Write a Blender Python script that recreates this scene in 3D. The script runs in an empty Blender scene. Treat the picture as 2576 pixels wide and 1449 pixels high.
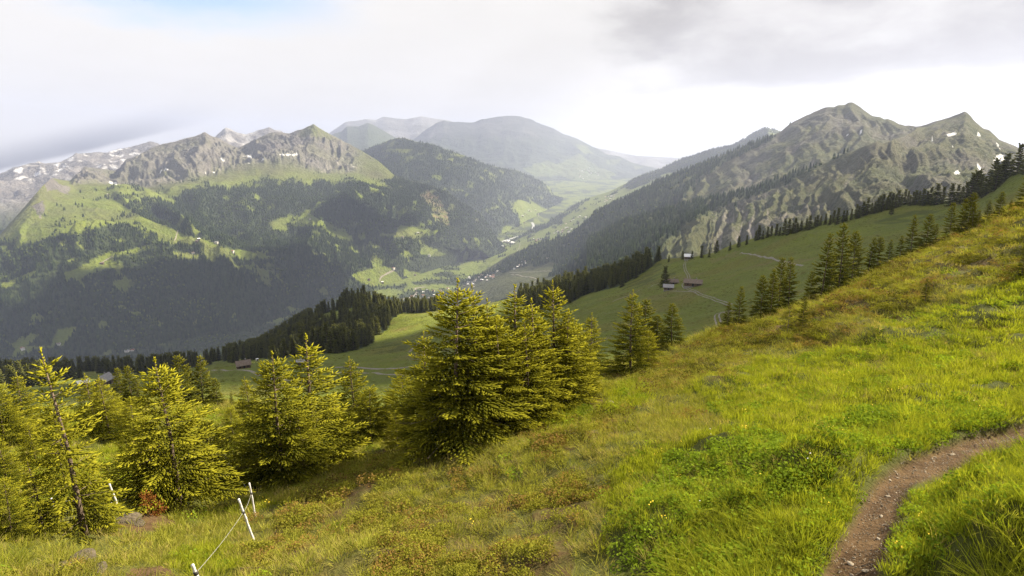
import bpy, math, random
import numpy as np
from mathutils import Vector, Matrix

random.seed(7)
RNG = np.random.default_rng(11)
SC = bpy.context.scene
COL = SC.collection
rad = math.radians

# ------------------------------------------------------------------ camera
FOC, CX, CY, HOR = 1534.6, 1288.0, 724.5, 377.0      # survey units: a 2576 x 1449 frame
PITCH = math.atan((CY - HOR) / FOC)
cam = bpy.data.cameras.new('camera')
cam.sensor_width = 36.0
cam.lens = 36.0 * FOC / 2576.0
cam.clip_start, cam.clip_end = 0.1, 90000
cam_o = bpy.data.objects.new('camera', cam)
cam_o.rotation_euler = (rad(90) - PITCH, 0, 0)
COL.objects.link(cam_o)
SC.camera = cam_o

# ------------------------------------------------------------------ sun and sky
SUN_AZ, SUN_EL = rad(66), rad(38)
SUN = Vector((math.cos(SUN_EL) * math.sin(SUN_AZ), math.cos(SUN_EL) * math.cos(SUN_AZ), math.sin(SUN_EL)))
sl = bpy.data.lights.new('sun', 'SUN')
sl.energy, sl.angle, sl.color = 5.0, rad(0.6), (1.0, 0.875, 0.65)
so = bpy.data.objects.new('sun', sl)
so.rotation_euler = SUN.to_track_quat('Z', 'Y').to_euler()
COL.objects.link(so)

SC.view_settings.view_transform = 'Standard'
SC.view_settings.look = 'None'
SC.view_settings.exposure = 1.62
SC.view_settings.gamma = 1.0
SC.view_settings.use_curve_mapping = False
SC.render.engine = 'CYCLES'
cy = SC.cycles
cy.use_denoising = True
cy.max_bounces, cy.diffuse_bounces, cy.glossy_bounces = 4, 2, 1
cy.transmission_bounces, cy.transparent_max_bounces, cy.volume_bounces = 3, 4, 0
cy.caustics_reflective = cy.caustics_refractive = False
cy.use_adaptive_sampling = True
cy.adaptive_threshold = 0.02


class N:
    """small node-tree helper"""
    def __init__(self, tree):
        self.t = tree
        tree.nodes.clear()

    def __call__(self, typ, ins=None, **kw):
        n = self.t.nodes.new(typ)
        for k, v in kw.items():
            setattr(n, k, v)
        for k, v in (ins or {}).items():
            s = n.inputs[k]
            if hasattr(v, 'is_output'):
                self.t.links.new(v, s)
            else:
                s.default_value = v
        return n

    def math(self, op, a, b=0.0, c=0.0, clamp=False):
        return self('ShaderNodeMath', {0: a, 1: b, 2: c}, operation=op, use_clamp=clamp).outputs[0]

    def mix(self, f, a, b, mode='MIX'):
        n = self('ShaderNodeMix', data_type='RGBA', blend_type=mode)
        for k, v in ((0, f), (6, a), (7, b)):
            s = n.inputs[k]
            if hasattr(v, 'is_output'):
                self.t.links.new(v, s)
            else:
                s.default_value = v if k == 0 else (tuple(v) + (1,) if len(v) == 3 else v)
        return n.outputs[2]

    def noise(self, vec, scale, detail=4, rough=0.55, dist=0.0):
        ins = {'Scale': scale, 'Detail': detail, 'Roughness': rough, 'Distortion': dist}
        if vec is not None:
            ins['Vector'] = vec
        return self('ShaderNodeTexNoise', ins).outputs[0]

    def ramp(self, x, a, b, lo=0.0, hi=1.0, smooth=True):
        return self('ShaderNodeMapRange', {0: x, 1: a, 2: b, 3: lo, 4: hi},
                    interpolation_type='SMOOTHSTEP' if smooth else 'LINEAR').outputs[0]


def build_world():
    w = bpy.data.worlds.new('World')
    SC.world = w
    w.use_nodes = True
    n = N(w.node_tree)
    d = n('ShaderNodeTexCoord').outputs['Generated']
    sx = n('ShaderNodeSeparateXYZ', {0: d})
    X, Y, Z = sx.outputs
    el = n.math('MULTIPLY', n.math('ARCSINE', Z), 57.2958)
    az = n.math('MULTIPLY', n.math('ARCTAN2', X, Y), 57.2958)
    sky = n('ShaderNodeTexSky', sky_type='NISHITA', sun_disc=False, sun_elevation=SUN_EL, sun_rotation=SUN_AZ, altitude=1800.0)
    blue = n.mix(1.0, sky.outputs[0], (0.24, 0.24, 0.24), 'MULTIPLY')
    # cloud deck seen in perspective: project the direction on a plane overhead
    zz = n.math('MAXIMUM', Z, 0.03)
    zc = n.math('ADD', zz, 0.12)
    px = n.math('DIVIDE', X, zc)
    py = n.math('DIVIDE', Y, zc)
    pl = n('ShaderNodeCombineXYZ', {0: px, 1: py, 2: 0.0}).outputs[0]
    n1 = n.noise(pl, 0.9, 6, 0.55)
    n2 = n.noise(pl, 2.6, 8, 0.62)
    n3 = n.noise(n('ShaderNodeCombineXYZ', {0: n.math('MULTIPLY', az, 0.085), 1: n.math('MULTIPLY', el, 0.17), 2: 3.7}).outputs[0], 1.0, 7, 0.55, 0.2)
    nn = n.math('ADD', n.math('MULTIPLY', n1, 0.7), n.math('MULTIPLY', n2, 0.3))
    wob = n.math('MULTIPLY', n.math('SUBTRACT', nn, 0.5), 10.0)          # +- few degrees of ragged edge
    elw = n.math('ADD', el, wob)
    azw = n.math('ADD', az, n.math('MULTIPLY', wob, 2.0))
    # thin bright veil everywhere, thicker grey base on the right above the peaks
    veil = n.ramp(nn, 0.30, 0.70, 0.98, 1.03)
    white = n('ShaderNodeCombineColor', {0: n.math('MULTIPLY', veil, 1.02), 1: n.math('MULTIPLY', veil, 0.985), 2: n.math('MULTIPLY', veil, 0.945)}).outputs[0]
    # blue gap high on the left
    gap = n.math('MULTIPLY', n.ramp(elw, 8.5, 12.5), n.math('MULTIPLY', n.ramp(azw, -40, -30), n.ramp(azw, -10, -22)))
    base = n.mix(n.math('MULTIPLY', gap, 0.85), white, blue)
    # grey cloud base, upper right
    g_az = n.ramp(n.math('ADD', azw, n.math('MULTIPLY', n.math('SUBTRACT', n3, 0.5), 14.0)), 7, 15)
    g_el = n.ramp(n.math('ADD', el, n.math('MULTIPLY', wob, 0.50)), 4.3, 5.9)
    grey = n.math('MULTIPLY', n.math('MULTIPLY', g_az, g_el), n.ramp(n3, 0.34, 0.60, 0.40, 1.0))
    base = n.mix(n.math('MULTIPLY', grey, 0.95), base, (0.54, 0.51, 0.495))
    # low cloud with a dark flat base, far left; its edge climbs to the right
    edge = n.math('ADD', -1.5, n.math('MULTIPLY', n.math('ADD', az, 39.0), 0.27))
    rel = n.math('SUBTRACT', n.math('ADD', el, n.math('MULTIPLY', wob, 0.12)), edge)
    up = n.math('MULTIPLY', n.ramp(rel, -0.05, 0.40), n.ramp(n.math('ADD', rel, n.math('MULTIPLY', wob, -0.15)), 2.6, 0.25))
    left = n.math('MULTIPLY', n.ramp(az, -23, -35), n.ramp(n3, 0.30, 0.62, 0.72, 1.0))
    low = n.math('MULTIPLY', n.math('MULTIPLY', up, left), n.ramp(el, 14, 6))
    base = n.mix(n.math('MULTIPLY', low, 0.97), base, (0.10, 0.10, 0.105))
    bg = n('ShaderNodeBackground', {0: base, 1: 0.315})
    n('ShaderNodeOutputWorld', {0: bg.outputs[0]})
    w.cycles.sampling_method = 'MANUAL'
    w.cycles.sample_map_resolution = 512


build_world()


# ------------------------------------------------------------------ numeric helpers
def _hash(ix, iy, seed):
    h = (ix.astype(np.int64) * 374761393 + iy.astype(np.int64) * 668265263 + seed * 1442695041) & 0xFFFFFFFF
    h = ((h ^ (h >> 13)) * 1274126177) & 0xFFFFFFFF
    h = (h ^ (h >> 16)) & 0xFFFFFFFF
    return h / 4294967295.0


def vnoise(x, y, seed=0):
    xi, yi = np.floor(x), np.floor(y)
    fx, fy = x - xi, y - yi
    sx, sy = fx * fx * fx * (fx * (fx * 6 - 15) + 10), fy * fy * fy * (fy * (fy * 6 - 15) + 10)
    a, b = _hash(xi, yi, seed), _hash(xi + 1, yi, seed)
    c, d = _hash(xi, yi + 1, seed), _hash(xi + 1, yi + 1, seed)
    return (a + (b - a) * sx) * (1 - sy) + (c + (d - c) * sx) * sy


def fbm(x, y, octaves=5, seed=0, gain=0.5):
    s, a, t = 0.0, 1.0, 0.0
    for k in range(octaves):
        s = s + a * (vnoise(x * 2 ** k + 17.3 * k, y * 2 ** k - 9.1 * k, seed + k) * 2 - 1)
        t += a
        a *= gain
    return s / t


def ridged(x, y, octaves=4, seed=0, gain=0.55):
    s, a, t = 0.0, 1.0, 0.0
    for k in range(octaves):
        s = s + a * (1 - np.abs(vnoise(x * 2 ** k + 31.7 * k, y * 2 ** k + 5.5 * k, seed + k) * 2 - 1))
        t += a
        a *= gain
    return s / t


def smooth(x, a, b):
    t = np.clip((x - a) / (b - a), 0, 1)
    return t * t * (3 - 2 * t)


SP, CP = math.sin(PITCH), math.cos(PITCH)


def sight(u, v):
    """survey bearing: (azimuth, height gained per metre of horizontal distance)"""
    u, v = np.asarray(u, float), np.asarray(v, float)
    x, yc = (u - CX) / FOC, (CY - v) / FOC
    y, z = CP + yc * SP, -SP + yc * CP
    return np.arctan2(x, y), z / np.hypot(x, y)


def survey(x, y, z):
    dep = y * CP - z * SP
    dep = np.where(np.abs(dep) < 1e-3, 1e-3, dep)
    return CX + FOC * x / dep, CY - FOC * (z * CP + y * SP) / dep


def inside(u, v, poly):
    p = np.asarray(poly, float)
    r = np.zeros(np.shape(u), bool)
    j = len(p) - 1
    for i in range(len(p)):
        (xi, yi), (xj, yj) = p[i], p[j]
        if yi != yj:
            r ^= ((yi > v) != (yj > v)) & (u < (xj - xi) * (v - yi) / (yj - yi) + xi)
        j = i
    return r


def soft_inside(u, v, polys, x, y, scale, amp, seed):
    """mask with a ragged natural border"""
    du, dv = fbm(x / scale, y / scale, 4, seed) * amp, fbm(x / scale + 50, y / scale - 20, 4, seed + 9) * amp * 0.6
    m = np.zeros(np.shape(u), bool)
    for p in polys:
        m |= inside(u + du, v + dv, p)
    return m.astype(float)


# ------------------------------------------------------------------ object helpers
def put(o, parent=None):
    COL.objects.link(o)
    if parent is not None:
        o.parent = parent
    return o


ORD = ['first', 'second', 'third', 'fourth', 'fifth', 'sixth', 'seventh', 'eighth', 'ninth', 'tenth', 'eleventh', 'twelfth', 'thirteenth', 'fourteenth', 'fifteenth', 'sixteenth', 'seventeenth', 'eighteenth', 'nineteenth']
TENS = ['', '', 'twenty', 'thirty', 'forty', 'fifty', 'sixty', 'seventy', 'eighty', 'ninety']


def nth(i):
    if i < 19:
        return ORD[i]
    t, r = divmod(i + 1, 10)
    return TENS[t] + '-' + ORD[r - 1] if r else TENS[t][:-1] + 'ieth'


def tag(o, label=None, cat=None, group=None, kind=None):
    for k, val in (('label', label), ('category', cat), ('group', group), ('kind', kind)):
        if val:
            o[k] = val
    return o


def mesh_np(name, V, F, mats=(), smooth_shade=True, slot=None):
    """V (n,3); F a list/array of equal-length faces"""
    V = np.ascontiguousarray(V, np.float32)
    F = np.ascontiguousarray(F, np.int32)
    me = bpy.data.meshes.new(name)
    k = F.shape[1]
    me.vertices.add(len(V))
    me.vertices.foreach_set('co', V.ravel())
    me.loops.add(F.size)
    me.loops.foreach_set('vertex_index', F.ravel())
    me.polygons.add(len(F))
    me.polygons.foreach_set('loop_start', np.arange(0, F.size, k, dtype=np.int32))
    for m in mats:
        me.materials.append(m)
    if slot is not None:
        me.polygons.foreach_set('material_index', np.ascontiguousarray(slot, np.int32))
    me.update(calc_edges=True)
    if smooth_shade:
        me.polygons.foreach_set('use_smooth', np.ones(len(F), bool))
    return me


def add_attr(me, name, arr):
    a = me.attributes.new(name, 'FLOAT', 'POINT')
    a.data.foreach_set('value', np.ascontiguousarray(arr, np.float32).ravel())


class MB:
    """collects simple solids (verts + polygons)"""
    def __init__(self):
        self.v, self.f, self.s = [], [], []

    def add(self, vs, fs, slot=0):
        k = len(self.v)
        self.v += [tuple(p) for p in vs]
        self.f += [tuple(i + k for i in f) for f in fs]
        self.s += [slot] * len(fs)
        return self

    def box(self, x0, x1, y0, y1, z0, z1, slot=0):
        vs = [(x, y, z) for z in (z0, z1) for y in (y0, y1) for x in (x0, x1)]
        return self.add(vs, [(0, 2, 3, 1), (4, 5, 7, 6), (0, 1, 5, 4), (2, 6, 7, 3), (0, 4, 6, 2), (1, 3, 7, 5)], slot)

    def tube(self, pts, rads, n=8, slot=0, cap=True):
        pts = [Vector(p) for p in pts]
        rings = []
        for i, p in enumerate(pts):
            t = (pts[min(i + 1, len(pts) - 1)] - pts[max(i - 1, 0)]).normalized()
            a = t.cross(Vector((0, 0, 1)) if abs(t.z) < 0.9 else Vector((1, 0, 0))).normalized()
            b = t.cross(a)
            rings.append([p + (a * math.cos(2 * math.pi * k / n) + b * math.sin(2 * math.pi * k / n)) * rads[i] for k in range(n)])
        vs = [q for r in rings for q in r]
        fs = [(i * n + k, i * n + (k + 1) % n, (i + 1) * n + (k + 1) % n, (i + 1) * n + k) for i in range(len(pts) - 1) for k in range(n)]
        if cap:
            fs += [tuple(range(n))[::-1], tuple((len(pts) - 1) * n + k for k in range(n))]
        return self.add(vs, fs, slot)

    def mesh(self, name, mats, smooth_shade=False):
        me = bpy.data.meshes.new(name)
        me.from_pydata([tuple(p) for p in self.v], [], self.f)
        for m in mats:
            me.materials.append(m)
        me.polygons.foreach_set('material_index', self.s)
        if smooth_shade:
            me.polygons.foreach_set('use_smooth', [True] * len(self.f))
        me.update()
        return me


def obj(name, me, parent=None, loc=None):
    o = bpy.data.objects.new(name, me)
    if loc is not None:
        o.location = loc
    return put(o, parent)


# ------------------------------------------------------------------ materials
def new_mat(name):
    m = bpy.data.materials.new(name)
    m.use_nodes = True
    return m, N(m.node_tree)


def simple_mat(name, c1, c2, scale=4.0, rough=0.85, bump=0.0, coord='Object', detail=5):
    m, n = new_mat(name)
    tc = n('ShaderNodeTexCoord').outputs[coord]
    x = n.noise(tc, scale, detail, 0.6)
    col = n.mix(n.ramp(x, 0.3, 0.7), c1, c2)
    ins = {'Base Color': col, 'Roughness': rough}
    if bump:
        ins['Normal'] = n('ShaderNodeBump', {'Strength': bump, 'Distance': 1.0 / scale, 'Height': x}).outputs[0]
    b = n('ShaderNodeBsdfPrincipled', ins)
    b.inputs['Specular IOR Level'].default_value = 0.2
    n('ShaderNodeOutputMaterial', {0: b.outputs[0]})
    return m


def attr(n, name):
    return n('ShaderNodeAttribute', attribute_name=name).outputs['Fac']


def mountain_mat(name, fine, meadow=((0.105, 0.135, 0.030), (0.075, 0.105, 0.028)), alp=(0.120, 0.120, 0.055), rk_=1.0):
    """meadow, alpine turf, rock, scree, snow and forest floor, laid out by the terrain's own attributes"""
    m, n = new_mat(name)
    tc = n('ShaderNodeTexCoord').outputs['Object']
    big = n.noise(tc, fine * 0.08, 5, 0.6)
    mid = n.noise(tc, fine * 0.5, 5, 0.6)
    sml = n.noise(tc, fine * 2.5, 4, 0.65)
    grass = n.mix(n.ramp(big, 0.35, 0.65), meadow[0], meadow[1])
    grass = n.mix(n.ramp(mid, 0.4, 0.75, 0, 0.45), grass, (0.14, 0.135, 0.045))
    grass = n.mix(n.ramp(sml, 0.35, 0.7, 0, 0.35), grass, (0.05, 0.065, 0.02))
    col = n.mix(attr(n, 'alp'), grass, n.mix(n.ramp(sml, 0.3, 0.7), alp, tuple(0.6 * c for c in alp)))
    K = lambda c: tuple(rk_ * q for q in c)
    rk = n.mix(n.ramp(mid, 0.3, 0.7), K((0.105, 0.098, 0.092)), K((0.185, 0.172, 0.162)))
    rk = n.mix(n.ramp(sml, 0.4, 0.7, 0, 0.6), rk, (0.035, 0.035, 0.036))
    col = n.mix(attr(n, 'rock'), col, rk)
    col = n.mix(attr(n, 'scree'), col, n.mix(n.ramp(sml, 0.3, 0.7), K((0.27, 0.25, 0.235)), K((0.20, 0.186, 0.176))))
    col = n.mix(attr(n, 'earth'), col, n.mix(n.ramp(sml, 0.3, 0.7), (0.22, 0.155, 0.085), (0.15, 0.11, 0.06)))
    col = n.mix(attr(n, 'forest'), col, n.mix(n.ramp(sml, 0.3, 0.7), (0.022, 0.032, 0.014), (0.045, 0.06, 0.02)))
    col = n.mix(attr(n, 'snow'), col, (0.82, 0.83, 0.86))
    h = n.math('ADD', n.math('MULTIPLY', mid, 0.7), n.math('MULTIPLY', sml, 0.3))
    bmp = n('ShaderNodeBump', {'Strength': 0.9, 'Distance': 1.2 / fine, 'Height': h})
    b = n('ShaderNodeBsdfPrincipled', {'Base Color': col, 'Roughness': 0.95, 'Normal': bmp.outputs[0]})
    b.inputs['Specular IOR Level'].default_value = 0.1
    n('ShaderNodeOutputMaterial', {0: b.outputs[0]})
    return m


def leaf_mat(name, dark, light, trans=0.35, tone=False, vary=0.35, rough=0.6, hue2=None):
    m, n = new_mat(name)
    rnd = n('ShaderNodeObjectInfo').outputs['Random']
    tc = n('ShaderNodeTexCoord').outputs['Object']
    x = n.noise(tc, 6.0, 2, 0.5)
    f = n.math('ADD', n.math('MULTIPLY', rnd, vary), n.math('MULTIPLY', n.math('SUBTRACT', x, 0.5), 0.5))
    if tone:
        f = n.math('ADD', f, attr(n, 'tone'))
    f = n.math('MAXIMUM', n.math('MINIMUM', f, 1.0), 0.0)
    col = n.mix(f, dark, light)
    if hue2:
        col = n.mix(n.ramp(n.math('FRACT', n.math('MULTIPLY', rnd, 7.31)), 0.55, 0.95), col, hue2)
    d = n('ShaderNodeBsdfDiffuse', {0: col, 1: 0.5})
    t = n('ShaderNodeBsdfTranslucent', {0: n.mix(1.0, col, (1.0, 1.0, 0.55), 'MULTIPLY')})
    mx = n('ShaderNodeMixShader', {0: trans, 1: d.outputs[0], 2: t.outputs[0]})
    n('ShaderNodeOutputMaterial', {0: mx.outputs[0]})
    return m


M = {}
M['range'] = mountain_mat('far_slopes', 0.030, meadow=((0.145, 0.180, 0.028), (0.112, 0.146, 0.026)))
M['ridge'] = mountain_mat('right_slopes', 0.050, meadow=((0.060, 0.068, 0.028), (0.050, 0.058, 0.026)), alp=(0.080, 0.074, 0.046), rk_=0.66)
M['far'] = mountain_mat('distant_slopes', 0.012, alp=(0.085, 0.085, 0.075))
M['meadow'] = mountain_mat('pasture', 0.35, meadow=((0.148, 0.176, 0.020), (0.120, 0.148, 0.019)), alp=(0.17, 0.150, 0.034))
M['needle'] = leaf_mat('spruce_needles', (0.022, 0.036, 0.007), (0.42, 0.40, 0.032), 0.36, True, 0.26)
M['needle_mid'] = leaf_mat('shaded_spruce_needles', (0.018, 0.028, 0.007), (0.22, 0.215, 0.026), 0.2, True, 0.12)  # darker copy of the sunlit needles, shade put into the colour
M['needle_pasture'] = leaf_mat('pasture_spruce_needles', (0.024, 0.032, 0.012), (0.11, 0.115, 0.028), 0.15, True, 0.3)  # needles darkened further: shade on the pasture put into the colour
M['needle_far'] = leaf_mat('forest_needles', (0.013, 0.024, 0.010), (0.052, 0.074, 0.022), 0.1, False, 0.9)
M['broad_far'] = leaf_mat('broadleaf_crowns', (0.045, 0.070, 0.016), (0.105, 0.135, 0.030), 0.2, False, 0.9)
M['bark'] = simple_mat('spruce_bark', (0.07, 0.05, 0.038), (0.17, 0.13, 0.10), 14.0, 0.9, 0.6)
M['lush'] = leaf_mat('lush_grass', (0.105, 0.145, 0.012), (0.47, 0.49, 0.045), 0.45, True, 0.45)
M['dry'] = leaf_mat('short_grass', (0.13, 0.150, 0.020), (0.46, 0.45, 0.075), 0.40, True, 0.5, hue2=(0.36, 0.30, 0.10))
M['heath'] = leaf_mat('bilberry_leaves', (0.070, 0.080, 0.012), (0.34, 0.33, 0.042), 0.30, True, 0.5, hue2=(0.26, 0.17, 0.05))
M['shrub'] = leaf_mat('dwarf_shrub_leaves', (0.030, 0.034, 0.010), (0.16, 0.15, 0.025), 0.25, True, 0.4, hue2=(0.12, 0.075, 0.03))
M['herb'] = leaf_mat('herb_leaves', (0.070, 0.125, 0.012), (0.32, 0.42, 0.035), 0.40, True, 0.5)
M['petal'] = simple_mat('yellow_petals', (0.80, 0.55, 0.03), (0.75, 0.60, 0.05), 30.0, 0.6)
M['petal_white'] = simple_mat('white_petals', (0.75, 0.73, 0.70), (0.80, 0.78, 0.76), 30.0, 0.6)
M['rust'] = leaf_mat('dead_needles', (0.10, 0.035, 0.012), (0.26, 0.10, 0.03), 0.2, True, 0.3)


# ------------------------------------------------------------------ terrain sheets
class Sheet:
    """A terrain surface on a polar survey grid: columns are azimuths, rows run from far to near."""
    def __init__(self, name, rows, u0, u1, ncol, sub, mat, edge_far=True, blur=0):
        self.name, self.mat = name, mat
        a0, a1 = float(sight(u0, 500)[0]), float(sight(u1, 500)[0])
        A = np.linspace(a0, a1, ncol)
        S, R = [], []
        for row in rows:
            p = np.asarray(row, float)
            a, s = sight(p[:, 0], p[:, 1])
            o = np.argsort(a)
            S.append(np.interp(A, a[o], s[o]))
            R.append(np.interp(A, a[o], p[o, 2]))
 
        def soften(q, sig):
            k = int(sig * 3) + 1
            g = np.exp(-0.5 * (np.arange(-k, k + 1) / sig) ** 2)
            return np.convolve(np.pad(q, k, mode='edge'), g / g.sum(), 'valid')
        for k in range(len(S)):
            sig = ncol * (0.022 if (k or not edge_far) else 0.0011)
            S[k], R[k] = soften(S[k], sig), soften(R[k], ncol * 0.012 if k == 0 else sig)
        Z = [s * r for s, r in zip(S, R)]
        if edge_far:                                  # the hidden back of the crest
            zc, rc = Z[0], R[0]
            drop = np.maximum(60.0, rc * 0.06)
            R = [rc * 1.22, rc * 1.06] + R
            Z = [zc - drop * 3.2, zc - drop * 0.55] + Z
            sub = [4, 8] + list(sub)
        RR, ZZ, T = [], [], []
        for k in range(len(R) - 1):
            n = sub[k]
            t = (np.arange(n) / n)[:, None]
            RR.append(R[k] * (1 - t) + R[k + 1] * t)
            ZZ.append(Z[k] * (1 - t) + Z[k + 1] * t)
            T.append(k + t[:, 0])
        RR.append(R[-1][None])
        ZZ.append(Z[-1][None])
        T.append([len(R) - 1.0])
        self.A, self.R, self.Z = A, np.concatenate(RR), np.concatenate(ZZ)
        self.t = np.concatenate(T) - (2 if edge_far else 0)      # 0 = crest, growing downhill
        self.crest = int(np.argmin(np.abs(self.t)))
        if blur:
            c = self.crest
            for _ in range(blur):
                Z2 = self.Z.copy()
                Z2[c + 1:-1] = 0.25 * self.Z[c:-2] + 0.5 * self.Z[c + 1:-1] + 0.25 * self.Z[c + 2:]
                self.Z = Z2
        self.at_ = {}

    @property
    def X(self):
        return self.R * np.sin(self.A)[None]

    @property
    def Y(self):
        return self.R * np.cos(self.A)[None]

    def uv(self):
        return survey(self.X, self.Y, self.Z)

    def build(self, kind='structure'):
        nr, nc = self.R.shape
        V = np.stack([self.X, self.Y, self.Z], -1).reshape(-1, 3)
        i = (np.arange(nr - 1)[:, None] * nc + np.arange(nc - 1)[None]).ravel()
        F = np.stack([i, i + nc, i + nc + 1, i + 1], 1)
        me = mesh_np(self.name, V, F, [self.mat])
        for k in ('forest', 'rock', 'snow', 'scree', 'alp', 'earth'):
            if k in self.at_:
                add_attr(me, k, self.at_[k])
        o = obj(self.name, me)
        tag(o, kind=kind)
        self.ob = o
        return o

    def column(self, a):
        c = np.clip((a - self.A[0]) / (self.A[1] - self.A[0]), 0, len(self.A) - 1.001)
        i = int(c)
        f = c - i
        return self.R[:, i] * (1 - f) + self.R[:, i + 1] * f, self.Z[:, i] * (1 - f) + self.Z[:, i + 1] * f

    def hit(self, u, v):
        a, s = (float(q) for q in sight(u, v))
        if not self.A[0] <= a <= self.A[-1]:
            return None
        r, z = self.column(a)
        k = z / r
        for j in range(len(r) - 1, 0, -1):
            if k[j] <= s <= k[j - 1]:
                return self.at(u, v)
        return None

    def at(self, u, v):
        """the first ground point met in a survey direction"""
        a, s = (float(q) for q in sight(u, v))
        r, z = self.column(a)
        k = z / r
        best = None
        for j in range(len(r) - 1, 0, -1):
            if k[j] <= s <= k[j - 1]:
                f = (s - k[j]) / max(k[j - 1] - k[j], 1e-9)
                rr = r[j] * (1 - f) + r[j - 1] * f
                best = Vector((rr * math.sin(a), rr * math.cos(a), s * rr))
                break
        if best is None:
            j = int(np.argmin(np.abs(k - s)))
            best = Vector((r[j] * math.sin(a), r[j] * math.cos(a), z[j]))
        return best

    def ground(self, x, y):
        """height of the ground at a map position"""
        a, rr = math.atan2(x, y), math.hypot(x, y)
        r, z = self.column(a)
        return float(np.interp(rr, r[::-1], z[::-1]))

    def scatter(self, mask, per_m2, seed, rmax=None):
        """random ground points where mask (per vertex) is set"""
        g = np.random.default_rng(seed)
        X, Y, Z = self.X, self.Y, self.Z
        w = 0.25 * (mask[:-1, :-1] + mask[1:, :-1] + mask[:-1, 1:] + mask[1:, 1:])
        dr = np.abs(self.R[:-1, :-1] - self.R[1:, :-1])
        da = (self.A[1] - self.A[0]) * 0.5 * (self.R[:-1, :-1] + self.R[1:, :-1])
        area = dr * da * w
        area[:self.crest] *= 0.15
        area = area * (np.asarray(per_m2) if np.ndim(per_m2) else per_m2)
        cnt = g.poisson(area)
        r, c = np.nonzero(cnt)
        rep = cnt[r, c]
        r, c = np.repeat(r, rep), np.repeat(c, rep)
        a, b = g.random(len(r)), g.random(len(r))
        def lerp(q):
            return (q[r, c] * (1 - a) + q[r + 1, c] * a) * (1 - b) + (q[r, c + 1] * (1 - a) + q[r + 1, c + 1] * a) * b
        return np.stack([lerp(X), lerp(Y), lerp(Z)], 1)


def z1(pts):   # survey notes taken on the left enlargement
    return [(x / 3.0, 241.5 + y / 3.0) for x, y in pts]


def z2(pts):
    return [(858.7 + x / 3.0, 241.5 + y / 3.0) for x, y in pts]


def z3(pts):
    return [(1717 + x / 3.0, 241.5 + y / 3.0) for x, y in pts]


def z4(pts):
    return [(x / 3.0, 724.5 + y / 3.0) for x, y in pts]


def z5(pts):
    return [(858.7 + x / 3.0, 670.8 + y / 3.0) for x, y in pts]


def z6(pts):
    return [(1717 + x / 3.0, 670.8 + y / 3.0) for x, y in pts]


def zm(pts):   # enlargement of the pasture knoll
    return [(536.7 + x * 0.2604, 737.9 + y * 0.2604) for x, y in pts]


# --- the rocky range across the valley, left
ML = Sheet('mountain_range', [
    [(-300, 700, 4100), (-100, 655, 4150), (0, 590, 4250), (60, 522, 4350), (105, 470, 4500), (130, 447, 4650), (150, 452, 5000), (175, 455, 6000), (190, 441, 6400),
     (212, 420, 6450), (250, 424, 6450), (285, 430, 6450), (300, 424, 6450), (318, 400, 6450), (335, 394, 6450), (352, 390, 6500), (378, 372, 6500), (400, 366, 6500), (425, 357, 6500), (442, 356, 6500),
     (462, 350, 6500), (480, 346, 6500), (505, 338, 6500), (516, 332, 6500), (530, 340, 6500), (548, 347, 6550), (575, 362, 6600), (600, 372, 6700), (625, 360, 6700), (650, 347, 6700), (685, 333, 6700), (705, 333, 6700),
     (730, 336, 6650), (745, 328, 6600), (765, 323, 6550), (778, 316, 6500), (789, 312, 6500), (802, 320, 6500), (818, 332, 6550), (859, 352, 6600), (902, 375, 6500), (952, 405, 6300),
     (992, 441, 6000), (1029, 453, 5900), (1089, 468, 5700), (1125, 482, 5600), (1159, 508, 5500), (1209, 537, 5400), (1225, 560, 5350), (1252, 602, 5300), (1300, 650, 5200)],
    [(-300, 720, 3900), (0, 620, 4050), (60, 545, 4150), (110, 500, 4300), (150, 490, 4600), (200, 458, 5600), (300, 475, 5600), (370, 480, 5500), (430, 468, 5500), (510, 442, 5600), (560, 415, 5750), (640, 412, 5800),
     (700, 405, 5800), (780, 428, 5750), (850, 432, 5850), (900, 425, 6000), (980, 458, 5800), (1050, 490, 5600), (1120, 520, 5400), (1200, 575, 5200), (1252, 608, 5200), (1300, 655, 5200)],
    [(-300, 750, 3700), (0, 655, 3850), (150, 550, 4050), (350, 505, 4700), (450, 520, 4650), (560, 555, 4550), (640, 585, 4500), (720, 600, 4450), (800, 540, 4800), (900, 500, 5200), (1000, 510, 5150), (1100, 545, 5000), (1180, 580, 5000), (1252, 615, 5100), (1300, 655, 5100)],
    [(-300, 780, 3550), (0, 690, 3650), (150, 610, 3700), (350, 545, 4000), (450, 572, 3900), (560, 614, 3800), (640, 642, 3750), (720, 654, 3750), (800, 615, 4300), (900, 570, 4600), (1000, 580, 4600), (1100, 600, 4600), (1180, 625, 4700), (1252, 625, 5000), (1300, 660, 5000)],
    [(-300, 880, 3250), (0, 800, 3350), (200, 760, 3350), (400, 730, 3400), (600, 720, 3450), (720, 715, 3500), (850, 690, 3800), (1000, 660, 4100), (1100, 645, 4400), (1200, 642, 4700), (1300, 665, 4900)],
    [(-300, 1010, 3000), (0, 935, 3050), (200, 905, 2980), (400, 875, 3020), (600, 845, 3060), (750, 803, 3260), (880, 745, 3700), (1000, 715, 4000), (1100, 685, 4380), (1200, 655, 4900), (1300, 670, 4950)],
], -260, 1300, 760, [64, 36, 30, 44, 44], M['range'], blur=3)


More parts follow.
